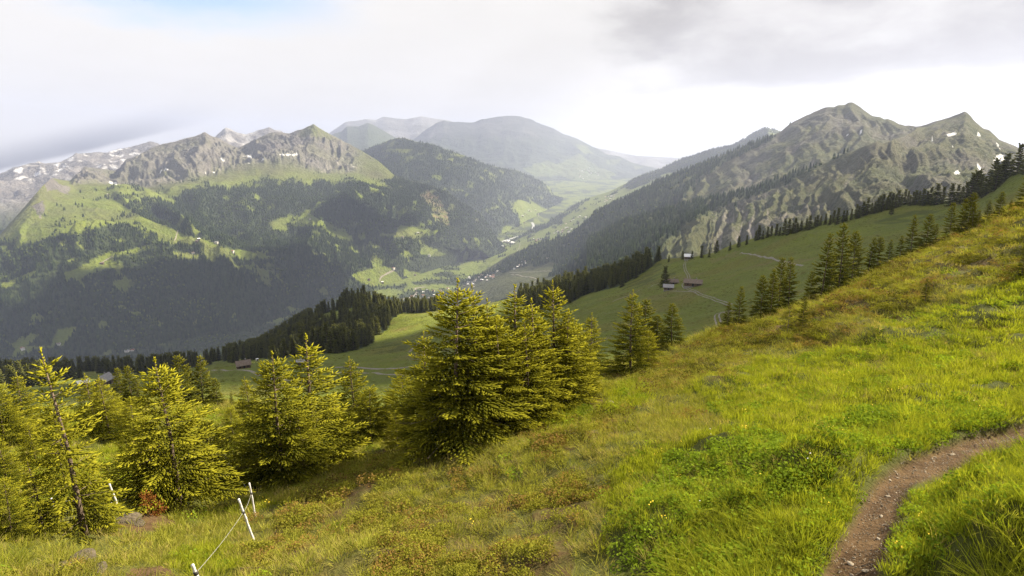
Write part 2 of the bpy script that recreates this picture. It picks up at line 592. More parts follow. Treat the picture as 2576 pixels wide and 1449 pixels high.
ML_OPEN = [
    z1([(350, 620), (550, 690), (640, 740), (840, 760), (900, 800), (1000, 870), (1060, 920), (1250, 980), (1400, 1050), (1600, 1100), (1750, 1150), (1900, 1180), (2080, 1210), (2190, 1225), (2000, 1225), (1830, 1240), (1780, 1200), (1600, 1205), (1560, 1140), (1400, 1115), (1190, 1110), (1180, 1050), (1090, 1010), (1060, 960), (900, 960), (600, 1030), (400, 1060), (230, 1120), (180, 1110), (180, 1040), (250, 960), (330, 930), (350, 860), (360, 740)]),
    z1([(1050, 690), (1220, 720), (1340, 790), (1300, 830), (1200, 760)]),
    z1([(470, 1330), (600, 1290), (700, 1240), (830, 1180), (960, 1165), (1110, 1115), (1115, 1140), (960, 1195), (860, 1230), (830, 1290), (700, 1350), (500, 1400)]),
    z1([(1300, 1165), (1400, 1180), (1500, 1200), (1500, 1235), (1340, 1240)]),
    z1([(0, 1430), (120, 1370), (280, 1310), (290, 1335), (150, 1395), (30, 1455)]),
    z1([(490, 1230), (560, 1210), (600, 1235), (520, 1250)]), z1([(870, 1080), (950, 1080), (940, 1095), (880, 1092)]),
    z1([(2030, 950), (2150, 900), (2350, 895), (2430, 940), (2570, 1000), (2660, 1060), (2660, 1100), (2580, 1090), (2480, 1040), (2440, 980), (2280, 980), (2160, 970), (2160, 1020), (2070, 1030)]),
    z1([(1860, 610), (1960, 560), (2070, 480), (2200, 520), (2390, 600), (2520, 620), (2620, 620), (2960, 630), (2960, 590), (2830, 480), (2700, 470), (2576, 500), (2300, 400), (1900, 500)]),
    z1([(2270, 640), (2360, 630), (2370, 670), (2290, 690)]), z1([(1700, 650), (1780, 660), (1750, 720), (1710, 700)]),
    z2([(260, 1030), (400, 1040), (460, 980), (560, 990), (640, 1010), (740, 1010), (700, 1050), (600, 1070), (450, 1060), (350, 1070)]),
    z2([(590, 1150), (640, 1130), (720, 1160), (800, 1190), (700, 1212), (600, 1192)]),
    z2([(570, 1080), (610, 1080), (640, 1130), (600, 1140)]),
    z2([(455, 1180), (480, 1170), (545, 1215), (520, 1225)]),
    z2([(80, 1350), (270, 1290), (330, 1285), (400, 1310), (470, 1380), (440, 1449), (250, 1455), (140, 1400)]),
    z2([(490, 1300), (600, 1340), (570, 1370), (490, 1360)]),
    z2([(0, 985), (40, 1010), (30, 1070), (0, 1080), (-60, 1050)]),
    z4([(80, 530), (110, 420), (220, 340), (290, 340), (200, 440), (390, 440), (430, 310), (580, 290), (520, 400), (480, 440), (300, 470), (180, 500)]),
    z4([(800, 550), (860, 510), (930, 500), (1060, 550), (1060, 590), (950, 600), (850, 590)]),
    z4([(1380, 510), (1440, 400), (1500, 380), (1500, 430), (1580, 450), (1700, 440), (1550, 480), (1420, 520)]),
    z4([(1940, 395), (2040, 320), (2140, 305), (2060, 385)]),
]


def ml_finish():
    X, Y, Z = ML.X, ML.Y, ML.Z
    t = ML.t[:, None] + 0 * X
    u, v = ML.uv()
    rocky = (smooth(u, 175, 200) * smooth(u, 930, 860) * smooth(t, 1.12, 0.85)) * (t >= -0.3)
    adeg = np.degrees(ML.A)[None] + 0 * X
    warp = fbm(X / 700, Y / 700, 3, 5) * 0.8
    wx, wy = fbm(X / 400, Y / 400, 4, 6) * 260, fbm(X / 400 + 9, Y / 400, 4, 7) * 260
    gul = 0.55 * ridged((X + wx) / 420, (Y + wy) / 1100, 5, 21) + 0.45 * ridged((adeg + warp * 2.2) * 1.1, t * 1.6 + warp, 4, 22)
    dz = fbm(X / 900, Y / 900, 5, 3) * 55 * smooth(t, 0.0, 0.8) * smooth(t, 5.2, 4.2)
    spur = ridged(X / 800 + 0.3 * Y / 800, Y / 1300, 4, 8)
    dz += (ridged(X / 260, Y / 420, 4, 9) - 0.6) * 55 * smooth(t, 0.9, 1.4) * smooth(t, 5.0, 4.2)
    dz += (ridged((adeg + warp * 3.0) * 0.36, t * 0.5 + warp * 0.3, 4, 10) - 0.62) * 150 * smooth(t, 1.3, 2.2) * smooth(t, 5.0, 4.3)
    dz += (spur - 0.6) * 190 * smooth(t, 1.0, 1.8) * smooth(t, 5.0, 4.0)
    dz += (gul - 0.60) * 190 * rocky * smooth(t, 0.0, 0.30) + (ridged((X + wx) / 150, (Y + wy) / 330, 4, 23, 0.6) - 0.6) * 95 * rocky * smooth(t, 0.0, 0.12)
    dz += fbm(X / 60, Y / 60, 3, 12) * 9 * rocky
    calm = np.zeros_like(X)
    for p in ML_OPEN:
        calm = np.maximum(calm, inside(u, v, p).astype(float))
    for _ in range(24):
        calm = 0.2 * (calm + np.roll(calm, 1, 0) + np.roll(calm, -1, 0) + np.roll(calm, 1, 1) + np.roll(calm, -1, 1))
    calm = np.clip(calm * 1.3, 0, 1)
    ML.Z = Z + dz * (1 - 0.8 * calm * smooth(t, 0.9, 1.2))
    u, v = ML.uv()
    # cover
    tree_line = np.interp(u, [0, 60, 140, 330, 400, 450, 480, 600, 640, 700, 850, 960, 1000, 1040, 1300], [590, 600, 575, 500, 505, 500, 470, 470, 455, 440, 450, 452, 445, 440, 440])
    tl = tree_line + fbm(X / 260, Y / 260, 4, 31) * 22
    wood = smooth(v, tl - 3, tl + 10) * (ML.t[:, None] > 0.02)
    op = soft_inside(u, v, ML_OPEN, X, Y, 120, 9, 41)
    thin = (fbm(X / 90, Y / 90, 3, 77) > 0.42)
    clump = smooth(fbm(X / 75, Y / 75, 3, 79), 0.36, 0.42) * smooth(t, 0.95, 1.3) * (v > tl - 60)
    wood = np.maximum(wood * (1 - op) * (1 - 0.9 * thin), 0.6 * clump * (1 - 0.7 * op))
    cliff = soft_inside(u, v, [z2([(640, 700), (720, 760), (800, 880), (825, 1000), (700, 940), (680, 850), (600, 760)])], X, Y, 80, 10, 43)
    crag = soft_inside(u, v, [z1([(330, 640), (400, 610), (450, 660), (540, 690), (520, 740), (440, 700), (360, 720)]), z1([(240, 830), (330, 790), (350, 860), (310, 930), (280, 900)])], X, Y, 60, 9, 44)
    rk = np.clip(rocky * smooth(gul, 0.30, 0.62) * (0.8 + 0.3 * fbm(X / 200, Y / 200, 3, 51)) + crag, 0, 1)
    lit_g = ridged((adeg + warp * 0.6) * 9.0, t * 2.0, 3, 61)
    scree = rocky * smooth(lit_g + 0.25 * (0.5 - gul), 0.72, 0.92) * smooth(t, 0.25, 0.7) * smooth(fbm(X / 300, Y / 300, 2, 88), -0.2, 0.3)
    snow = rocky * smooth(fbm(X / 90, Y / 45, 3, 71), 0.66, 0.70) * smooth(t, 0.35, 0.7)
    pat = soft_inside(u, v, [z1([(820, 650), (880, 655), (880, 668), (840, 662)]), z1([(1860, 448), (1905, 446), (1900, 458), (1865, 460)]), z1([(1525, 575), (1570, 580), (1560, 588), (1530, 585)]), z1([(2095, 438), (2260, 440), (2230, 448), (2110, 446)])], X, Y, 60, 3, 72)
    ML.at_ = {'forest': wood * (1 - 0.85 * cliff), 'rock': rk, 'scree': np.clip(scree, 0, 0.9), 'snow': np.clip(snow + pat, 0, 1),
              'alp': np.clip(smooth(t, 1.5, 0.9) * 0.55 + 0.4 * smooth(fbm(X / 250, Y / 250, 4, 15), 0.0, 0.5), 0, 1), 'earth': cliff * 0.9 * smooth(fbm(X / 50, Y / 25, 3, 19), -0.3, 0.3)}
    ML.build()
    ML.wood = wood * (1 - 0.80 * cliff) * (1 - rk)


ml_finish()

# --- snowy karst plateau and grey peaks behind it
MS = Sheet('snowy_mountain', [
    [(-300, 450, 9000), (0, 437, 9500), (33, 421, 9600), (70, 412, 9700), (97, 405, 9800), (113, 413, 9900), (153, 408, 10000), (190, 388, 10000), (227, 386, 10200), (267, 383, 10300), (290, 376, 10400), (327, 371, 10500), (337, 366, 10500),
     (377, 356, 10600), (397, 361, 10600), (430, 375, 10600), (500, 370, 10800), (535, 350, 10800), (547, 338, 10800), (560, 328, 10800), (567, 323, 10800), (580, 326, 10800), (600, 333, 10800), (617, 336, 10900), (653, 328, 11000), (677, 321, 11000), (690, 328, 11000), (707, 331, 11000), (760, 370, 11000), (800, 400, 11000)],
    [(-300, 500, 8000), (0, 470, 8300), (190, 440, 8800), (400, 430, 9300), (567, 390, 9600), (677, 390, 9800), (800, 430, 9800)],
    [(-300, 640, 6200), (0, 600, 6200), (150, 540, 6600), (400, 520, 7500), (800, 500, 8000)],
], -260, 800, 320, [50, 40], M['far'], blur=2)


def ms_finish():
    X, Y, t = MS.X, MS.Y, MS.t[:, None] + 0 * MS.X
    u, v = MS.uv()
    MS.Z = MS.Z + (ridged(X / 500, Y / 500, 5, 4) - 0.6) * 190 * smooth(t, 0.0, 0.35) + fbm(X / 120, Y / 120, 3, 9) * 25 * (t > -0.5)
    sn = 0.65 * smooth(fbm(X / 110, Y / 80, 4, 6), 0.24, 0.38) * smooth(u, 420, 330) * smooth(v, 480, 430) * (t > 0)
    MS.at_ = {'rock': np.clip(smooth(v, 560, 470) + 0 * X, 0, 1), 'snow': sn + smooth(u, 500, 540) * 0.2 * smooth(fbm(X / 200, Y / 200, 3, 7), 0.1, 0.3), 'forest': smooth(v, 500, 580), 'scree': 0.5 * smooth(fbm(X / 300, Y / 300, 3, 8), 0, 0.3), 'alp': 0 * X + 0.6, 'earth': 0 * X}
    MS.build()


ms_finish()

MK = Sheet('wooded_peak', [
    [(760, 400, 12500), (840, 336, 13000), (859, 331, 13000), (872, 318, 13000), (902, 318, 13000), (915, 313, 13000), (925, 309, 13000), (939, 314, 13000), (969, 331, 13000), (995, 346, 13000), (1060, 380, 13000)],
    [(760, 480, 10500), (925, 420, 10500), (1060, 480, 10500)]], 780, 1060, 120, [50], M['far'])
MK.Z = MK.Z + (ridged(MK.X / 700, MK.Y / 700, 4, 14) - 0.6) * 90 * smooth(MK.t[:, None], 0.0, 0.3)
MK.at_ = {'forest': 0.8 + 0 * MK.X, 'rock': 0.3 * smooth(MK.t[:, None], 0.3, 0.0) + 0 * MK.X}
MK.build()

MH = Sheet('distant_mountain', [
    [(700, 420, 17800), (820, 340, 17800), (870, 306, 17800), (895, 304, 17800), (922, 299, 17800), (945, 302, 17800), (965, 293, 17800), (990, 297, 17800), (1020, 300, 17800), (1059, 292, 17800), (1085, 297, 17800), (1130, 303, 17800), (1200, 330, 17800), (1330, 330, 18000), (1400, 350, 18200), (1500, 372, 18200), (1600, 392, 18200), (1760, 400, 18200), (1900, 420, 18200)],
    [(700, 460, 15000), (1200, 460, 15000), (1900, 460, 15000)]], 720, 1900, 220, [40], M['far'])
MH.Z = MH.Z + (ridged(MH.X / 1500, MH.Y / 1500, 4, 24) - 0.6) * 260 * smooth(MH.t[:, None], 0.0, 0.3)
MH.at_ = {'rock': 0.8 + 0 * MH.X, 'snow': 0.12 * smooth(fbm(MH.X / 500, MH.Y / 300, 4, 26), 0.18, 0.26) * smooth(MH.t[:, None], 0.5, 0.2)}
MH.build()

# --- the wooded ridge in the middle
MC = Sheet('wooded_ridge', [
    [(760, 430, 8200), (840, 402, 8000), (900, 385, 7900), (940, 367, 7800), (959, 361, 7700), (980, 352, 7700), (999, 347, 7650), (1020, 348, 7650), (1039, 355, 7600), (1092, 364, 7600), (1119, 375, 7650), (1159, 388, 7700), (1215, 411, 7800), (1259, 422, 7900), (1302, 429, 8100), (1352, 451, 8500), (1379, 468, 8800), (1395, 492, 9200), (1440, 510, 9500)],
    [(760, 500, 7000), (1000, 430, 7000), (1159, 450, 7000), (1259, 480, 7000), (1352, 490, 8000), (1400, 505, 8700), (1440, 515, 9200)],
    [(760, 560, 6300), (1000, 520, 6400), (1159, 545, 6300), (1259, 545, 6300), (1330, 530, 7200), (1400, 513, 8500), (1440, 518, 9100)],
    [(760, 650, 5500), (1000, 640, 5600), (1159, 620, 5700), (1259, 605, 5800), (1310, 575, 6500), (1365, 543, 7400), (1405, 516, 8500), (1440, 522, 9000)]],
    780, 1440, 320, [50, 40, 40], M['range'], blur=2)


def mc_finish():
    X, Y, t = MC.X, MC.Y, MC.t[:, None] + 0 * MC.X
    MC.Z = MC.Z + ((ridged(X / 700, Y / 1100, 4, 33) - 0.6) * 150 + fbm(X / 300, Y / 300, 4, 34) * 25) * smooth(t, 0.0, 0.4) * smooth(t, 3.0, 2.4)
    u, v = MC.uv()
    op = soft_inside(u, v, [z2([(350, 400), (540, 395), (520, 440), (300, 425)]), z2([(800, 470), (850, 470), (850, 500), (810, 495)]), z2([(800, 690), (930, 705), (930, 720), (810, 705)]), z2([(1070, 560), (1130, 570), (1070, 575)]),
                            z2([(1280, 850), (1340, 780), (1430, 805), (1570, 860), (1500, 950), (1360, 990), (1330, 900)]), z2([(1190, 1070), (1230, 985), (1310, 995), (1260, 1040)]), z2([(1550, 680), (1700, 710), (1690, 740), (1600, 755)]), z2([(1410, 765), (1440, 760), (1430, 780)]),
                            z2([(1160, 530), (1210, 535), (1190, 545)])], X, Y, 130, 7, 45)
    f = (1 - op) * (1 - 0.8 * (fbm(X / 120, Y / 120, 3, 78) > 0.4)) * (t > 0.02)
    MC.at_ = {'forest': f, 'alp': 0.3 * smooth(t, 1, 0.2)}
    MC.wood = f
    MC.build()


mc_finish()

# --- the big hazy mountain down the valley
MF = Sheet('hazy_mountain', [[(a, b, r * 1.1) for a, b, r in row] for row in [
    [(880, 440, 14000), (1000, 380, 14000), (1040, 350, 14000), (1060, 334, 14000), (1075, 322, 14000), (1099, 309, 14000), (1117, 304, 14000), (1130, 307, 14000), (1160, 308, 14000), (1192, 308, 14000), (1210, 300, 14000), (1250, 294, 14000), (1280, 291, 14000), (1310, 292, 14000), (1335, 300, 14000), (1360, 312, 14000), (1392, 323, 13900), (1420, 338, 13800), (1452, 348, 13700), (1492, 370, 13600), (1525, 386, 13500), (1558, 394, 13300), (1592, 410, 13200), (1625, 418, 13000), (1660, 424, 13000), (1720, 445, 13000), (1820, 480, 13000)],
    [(880, 500, 12000), (1100, 420, 12000), (1300, 410, 12000), (1450, 425, 11800), (1560, 435, 11800), (1660, 445, 12000), (1820, 490, 12000)],
    [(880, 560, 10000), (1100, 545, 9800), (1350, 530, 9700), (1450, 495, 10100), (1520, 486, 10400), (1600, 470, 11000), (1660, 455, 11600), (1820, 500, 11600)]]],
    900, 1800, 360, [60, 50], M['far'], blur=2)


def mf_finish():
    X, Y, t = MF.X, MF.Y, MF.t[:, None] + 0 * MF.X
    MF.Z = MF.Z + (ridged(X / 1500, Y / 1900, 4, 53) - 0.6) * 300 * smooth(t, 0.0, 0.5) * smooth(t, 2.0, 1.4) + fbm(X / 250, Y / 250, 3, 54) * 18 * (t > -0.2)
    u, v = MF.uv()
    op = soft_inside(u, v, [z2([(1380, 545), (1560, 490), (1640, 520), (1780, 430), (1850, 490), (2000, 560), (2080, 600), (1940, 670), (1830, 660), (1740, 640), (1660, 600), (1450, 615)]), z2([(1560, 850), (1700, 785), (1840, 765), (1740, 835), (1640, 815), (1600, 885)]),
                            z2([(1990, 480), (2110, 470), (2100, 510), (2010, 520)]), z2([(2200, 520), (2270, 530), (2220, 550)]), z2([(1770, 360), (1860, 380), (1900, 440), (1820, 430)])], X, Y, 260, 8, 55)
    gul = soft_inside(u, v, [z2([(640, 350), (700, 250), (715, 225), (720, 235), (690, 310), (655, 352)]), z2([(1400, 262), (1425, 280), (1410, 285)]), z2([(1390, 295), (1420, 318), (1405, 318)])], X, Y, 200, 4, 57)
    hi = smooth(v, 372, 335)
    MF.at_ = {'forest': np.clip((1 - op) * (1 - hi * 0.45), 0, 1) * (0.75 + 0.25 * smooth(fbm(X / 300, Y / 300, 4, 58), 0.4, 0.1)), 'scree': np.maximum(gul, 0.35 * hi * smooth(fbm(X / 400, Y / 250, 4, 59), 0.05, 0.3)), 'alp': hi}
    MF.wood = (1 - op) * (1 - hi)
    MF.build()


mf_finish()

# --- the terraced far flank on the right of the valley
MT = Sheet('terraced_slope', [
    [(1150, 665, 4900), (1200, 640, 5100), (1245, 618, 5400), (1292, 604, 5700), (1335, 577, 6000), (1405, 541, 6400), (1472, 501, 6800), (1535, 481, 6900), (1585, 456, 6900), (1609, 442, 6900), (1659, 427, 6900), (1717, 399, 7000), (1737, 395, 7000), (1784, 378, 7100), (1844, 365, 7200), (1891, 338, 7300), (1924, 321, 7400), (1957, 328, 7400), (2010, 350, 7200), (2200, 440, 7000)],
    [(1150, 690, 4400), (1282, 640, 4800), (1405, 580, 5300), (1502, 530, 5600), (1609, 480, 5800), (1717, 430, 6000), (1924, 370, 6200), (2200, 460, 6000)],
    [(1150, 720, 3900), (1282, 670, 4150), (1340, 650, 4250), (1439, 620, 4250), (1502, 580, 4300), (1590, 540, 4300), (1717, 480, 4500), (2200, 470, 5000)]],
    1150, 2150, 330, [44, 44], M['range'], blur=1)


def mt_finish():
    X, Y, t = MT.X, MT.Y, MT.t[:, None] + 0 * MT.X
    MT.Z = MT.Z + fbm(X / 500, Y / 500, 5, 63) * 32 * smooth(t, 0.0, 0.3)
    u, v = MT.uv()
    wd = soft_inside(u, v, [z2([(1640, 900), (1750, 850), (1850, 780), (1830, 760), (1600, 900)]), z2([(1250, 1110), (1650, 900), (1740, 870), (1640, 960), (1500, 1010), (1330, 1080)]), z2([(2050, 730), (2180, 640), (2400, 540), (2600, 440), (2600, 540), (2430, 590), (2300, 660), (2200, 700), (2130, 690)]),
                            z2([(2500, 460), (2800, 380), (3200, 200), (3300, 500), (2500, 600)]), z2([(1500, 1080), (1560, 1070), (1570, 1090), (1510, 1100)])], X, Y, 120, 9, 64)
    f = np.clip(wd + (fbm(X / 80, Y / 80, 3, 65) > 0.42) * 0.8, 0, 1) * (t > 0.02)
    MT.at_ = {'forest': f, 'alp': 0.0 * X}
    MT.wood = f
    MT.build()


mt_finish()

# --- the high mountain on the right: back ridge and front ridge
CREST2 = [(2305, 317), (2328, 314), (2358, 303), (2402, 291), (2418, 284), (2428, 279), (2436, 285), (2448, 302), (2472, 322), (2488, 327), (2515, 352), (2542, 362), (2577, 377), (2700, 420), (2950, 480)]
MR2 = Sheet('grassy_mountain', [
    [(1100, 745, 3900), (1150, 717, 3950), (1200, 693, 3950), (1282, 640, 3900), (1340, 617, 3850), (1439, 588, 3700), (1502, 530, 3700), (1590, 489, 3700), (1650, 458, 3700), (1717, 430, 3700), (1773, 409, 3700), (1831, 385, 3700), (1904, 357, 3700), (1964, 331, 3700), (1983, 316, 3700), (2001, 303, 3700), (2020, 294, 3700), (2038, 287, 3700), (2060, 276, 3650), (2078, 269, 3600), (2098, 270, 3600), (2108, 264, 3600), (2126, 263, 3600), (2134, 258, 3600), (2143, 257, 3600), (2152, 262, 3600), (2165, 270, 3600), (2180, 281, 3550), (2195, 291, 3500), (2215, 294, 3500), (2225, 301, 3500), (2233, 299, 3500), (2247, 304, 3450), (2262, 313, 3450), (2280, 315, 3400)] + [(a, b, 3300 - (a - 2305) * 1.2) for a, b in CREST2],
    [(1100, 765, 3500), (1150, 740, 3600), (1200, 720, 3500), (1282, 690, 3350), (1340, 680, 3250), (1439, 650, 3050), (1502, 620, 2950), (1590, 580, 2900), (1717, 530, 2850), (1831, 480, 2850), (2000, 410, 2850), (2150, 370, 2850), (2300, 360, 2850), (2577, 400, 2600), (2950, 500, 2400)],
    [(1100, 800, 3050), (1150, 792, 3000), (1282, 745, 2750), (1340, 735, 2550), (1439, 722, 2300), (1502, 702, 2100), (1600, 685, 1950), (1717, 645, 1850), (2000, 560, 1850), (2300, 500, 1850), (2577, 480, 1850), (2950, 560, 1700)]],
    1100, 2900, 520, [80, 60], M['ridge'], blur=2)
MR1 = Sheet('gullied_mountain', [
    [(1480, 600, 2750), (1560, 560, 2700), (1650, 535, 2600), (1717, 515, 2500), (1784, 498, 2450), (1844, 488, 2400), (1904, 471, 2350), (1984, 441, 2300), (2017, 428, 2250), (2060, 414, 2220), (2091, 401, 2200), (2110, 392, 2200), (2128, 385, 2200), (2151, 378, 2180), (2178, 365, 2150), (2196, 358, 2120), (2208, 354, 2100), (2221, 362, 2150), (2240, 354, 2200), (2265, 347, 2300), (2280, 341, 2400), (2291, 336, 2550), (2302, 325, 2850)] + [(a + 3, b + 4, 2950 - (a - 2305) * 1.2) for a, b in CREST2],
    [(1480, 640, 2200), (1560, 610, 2150), (1717, 560, 2050), (1844, 535, 1950), (1984, 500, 1880), (2091, 470, 1820), (2208, 430, 1800), (2300, 420, 1950), (2428, 400, 2050), (2577, 430, 1950), (2950, 540, 1800)],
    [(1480, 750, 1300), (1560, 725, 1250), (1717, 695, 1200), (1844, 655, 1200), (2000, 615, 1150), (2200, 570, 1100), (2428, 545, 1100), (2577, 510, 1100), (2950, 600, 1000)]],
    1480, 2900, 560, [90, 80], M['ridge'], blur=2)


def mr_finish(S, seed, woods, k):
    X, Y, t = S.X, S.Y, S.t[:, None] + 0 * S.X
    adeg = np.degrees(S.A)[None] + 0 * X
    u, v = S.uv()
    warp = fbm(X / 500, Y / 500, 5, seed) * 2.2
    gul = ridged((adeg + warp * 1.6) * 0.62, t * 0.6 + warp * 0.35, 6, seed + 3, 0.6)
    body = smooth(t, 0.0, 0.3) * smooth(t, 2.0, 1.5)
    S.Z = S.Z + ((gul - 0.62) * 85 * k + fbm(X / 300, Y / 300, 5, seed + 5) * 22) * body * smooth(u, 1350, 1700) + fbm(X / 45, Y / 45, 3, seed + 7) * 4 * (t > -0.3) * smooth(u, 1350, 1700)
    S.Z = S.Z + fbm(X / 250, Y / 250, 4, seed + 6) * 14 * smooth(t, 0, 0.3) * smooth(u, 1750, 1500)
    u, v = S.uv()
    f = soft_inside(u, v, woods, X, Y, 110, 22, seed + 11) * (t > 0.0) * (1 - 0.7 * (fbm(X / 70, Y / 70, 3, seed + 12) > 0.35))
    fine = ridged((adeg + warp * 0.5) * 3.4, t * 1.3, 3, seed + 13)
    zone = smooth(fbm(X / 280, Y / 280, 4, seed + 15), -0.15, 0.25) * smooth(t, 0.12, 0.45) * smooth(u, 1750, 1860)
    scree = smooth(fine - 0.6 * (gul - 0.6), 0.74, 0.88) * zone * (1 - f)
    rock = smooth(fbm(X / 130, Y / 200, 5, seed + 17), -0.12, 0.25) * smooth(u, 1780, 1880) * 0.55 * (1 - f)
    shrub = 0.5 * smooth(fbm(X / 70, Y / 70, 4, seed + 19), 0.05, 0.3) * smooth(t, 0.3, 0.9) * smooth(u, 1700, 1800)
    sn = soft_inside(u, v, [z3([(2345, 495), (2380, 450), (2430, 440), (2440, 490), (2390, 495), (2360, 515)]), z3([(2225, 525), (2245, 535), (2270, 590), (2255, 600), (2230, 560)]), z3([(2045, 580), (2075, 562), (2100, 590), (2060, 585)]), z3([(1330, 290), (1345, 250), (1355, 285)]), z3([(1855, 315), (1900, 335), (1880, 340)]),
                            z3([(1990, 300), (2050, 275), (2070, 290), (2010, 305)]), z3([(2220, 300), (2230, 270), (2245, 300)]), z3([(2370, 395), (2400, 400), (2380, 408)]), z3([(2360, 350), (2390, 365), (2375, 368)]), z3([(1240, 290), (1255, 295), (1240, 300)]), z3([(2015, 375), (2040, 378), (2020, 384)])], X, Y, 40, 3.0, seed + 21)
    S.at_ = {'forest': np.clip(f + shrub, 0, 1), 'rock': np.clip(rock, 0, 1), 'scree': np.clip(scree * 0.95, 0, 1), 'alp': np.clip(0.35 + 0.5 * fbm(X / 200, Y / 200, 3, seed + 23), 0, 1) * smooth(u, 1650, 1800), 'snow': sn}
    S.wood = f
    S.build()


mr_finish(MR2, 101, [[(1290, 632), (1439, 582), (1502, 520), (1717, 422), (1831, 376), (1964, 324), (1985, 320), (1900, 372), (1830, 412), (1760, 455), (1700, 520), (1600, 720), (1440, 720), (1390, 690), (1400, 660), (1340, 665), (1260, 668)], [(1150, 712), (1215, 682), (1290, 655), (1330, 668), (1240, 690), (1190, 705)]], 1.0)
mr_finish(MR1, 202, [[(1450, 590), (1560, 545), (1717, 505), (1844, 478), (1984, 430), (2091, 392), (2150, 370), (2155, 380), (2030, 432), (1984, 455), (1900, 492), (1800, 530), (1720, 570), (1660, 640), (1650, 760), (1450, 790)]], 0.8)

# --- the valley floor
VF = Sheet('valley_floor', [[(-300, 500, 9000), (600, 500, 9500), (1000, 500, 13500), (1900, 500, 13500)], [(-300, 500, 5000), (1900, 500, 5000)], [(-300, 600, 1500), (1900, 600, 1500)]], -300, 1700, 300, [60, 70], M['range'], edge_far=False)
VF.Z = -845 + np.maximum(0, VF.R - 5000) * 0.035 + fbm(VF.X / 400, VF.Y / 400, 4, 90) * 9
_f = np.maximum(smooth(fbm(VF.X / 150, VF.Y / 150, 4, 91), 0.02, 0.12), smooth(VF.uv()[0], 900, 760) * smooth(fbm(VF.X / 130, VF.Y / 130, 3, 92), 0.35, 0.25))
VF.at_ = {'forest': _f, 'scree': 0.0 * VF.X}
VF.wood = _f * smooth(VF.R, 6500, 5200)
VF.build()

# --- the pasture hill in the middle distance
L1 = Sheet('pasture_hill', [
    [(-300, 965, 1150), (0, 938, 1100), (250, 928, 1050), (500, 915, 1000), (650, 880, 1000), (760, 815, 1000), (840, 775, 950), (900, 745, 950), (960, 765, 950), (1010, 778, 950), (1100, 770, 950), (1200, 770, 950), (1330, 740, 900), (1450, 710, 850), (1560, 690, 800), (1640, 655, 720), (1690, 650, 650), (1740, 647, 600), (1800, 635, 590), (1830, 620, 580), (1900, 598, 560), (1950, 585, 550), (2050, 560, 520), (2150, 538, 500), (2190, 530, 500), (2230, 514, 500), (2300, 509, 500), (2400, 508, 480), (2450, 500, 470), (2500, 470, 450), (2540, 440, 440), (2577, 426, 430), (2950, 380, 420)],
    [(-300, 975, 900), (0, 955, 850), (250, 945, 800), (500, 930, 760), (650, 905, 720), (740, 850, 760), (790, 800, 800), (860, 788, 820), (930, 815, 780), (980, 810, 780), (1040, 792, 790), (1100, 788, 780), (1200, 800, 740), (1330, 775, 720), (1450, 755, 680), (1560, 715, 620), (1640, 672, 600), (1740, 667, 520), (1800, 658, 520), (1900, 622, 490), (2050, 580, 455), (2300, 540, 440), (2400, 540, 420), (2500, 500, 400), (2577, 460, 380), (2950, 420, 360)],
    [(-300, 985, 760), (0, 970, 700), (250, 960, 640), (500, 945, 600), (640, 930, 560), (760, 905, 580), (860, 893, 570), (930, 885, 570), (1000, 868, 570), (1060, 845, 570), (1110, 830, 570), (1200, 825, 560), (1330, 795, 560), (1450, 765, 540), (1560, 735, 510), (1690, 712, 470), (1800, 690, 450), (2000, 635, 410), (2300, 575, 370), (2500, 545, 340), (2577, 505, 330), (2950, 460, 310)],
    [(-300, 985, 700), (0, 965, 600), (250, 952, 520), (400, 938, 480), (520, 927, 440), (640, 915, 420), (760, 890, 420), (860, 884, 420), (960, 871, 425), (1040, 853, 435), (1110, 835, 450), (1200, 830, 470), (1330, 800, 480), (1450, 770, 470), (1560, 745, 450), (1690, 720, 430), (1800, 700, 410), (2000, 650, 380), (2300, 590, 340), (2500, 560, 310), (2577, 520, 300), (2950, 480, 280)],
    [(-300, 1080, 300), (0, 1060, 260), (250, 1030, 220), (520, 1000, 190), (760, 1000, 180), (1000, 980, 180), (1200, 960, 190), (1400, 900, 210), (1560, 850, 220), (1700, 830, 230), (1850, 800, 220), (2000, 760, 210), (2300, 660, 190), (2577, 590, 170), (2950, 560, 150)],
    [(-300, 1280, 100), (1288, 1200, 85), (1800, 1060, 85), (2200, 960, 85), (2577, 860, 85), (2950, 800, 85)]],
    -280, 2900, 720, [40, 34, 14, 70, 30], M['meadow'], blur=2)


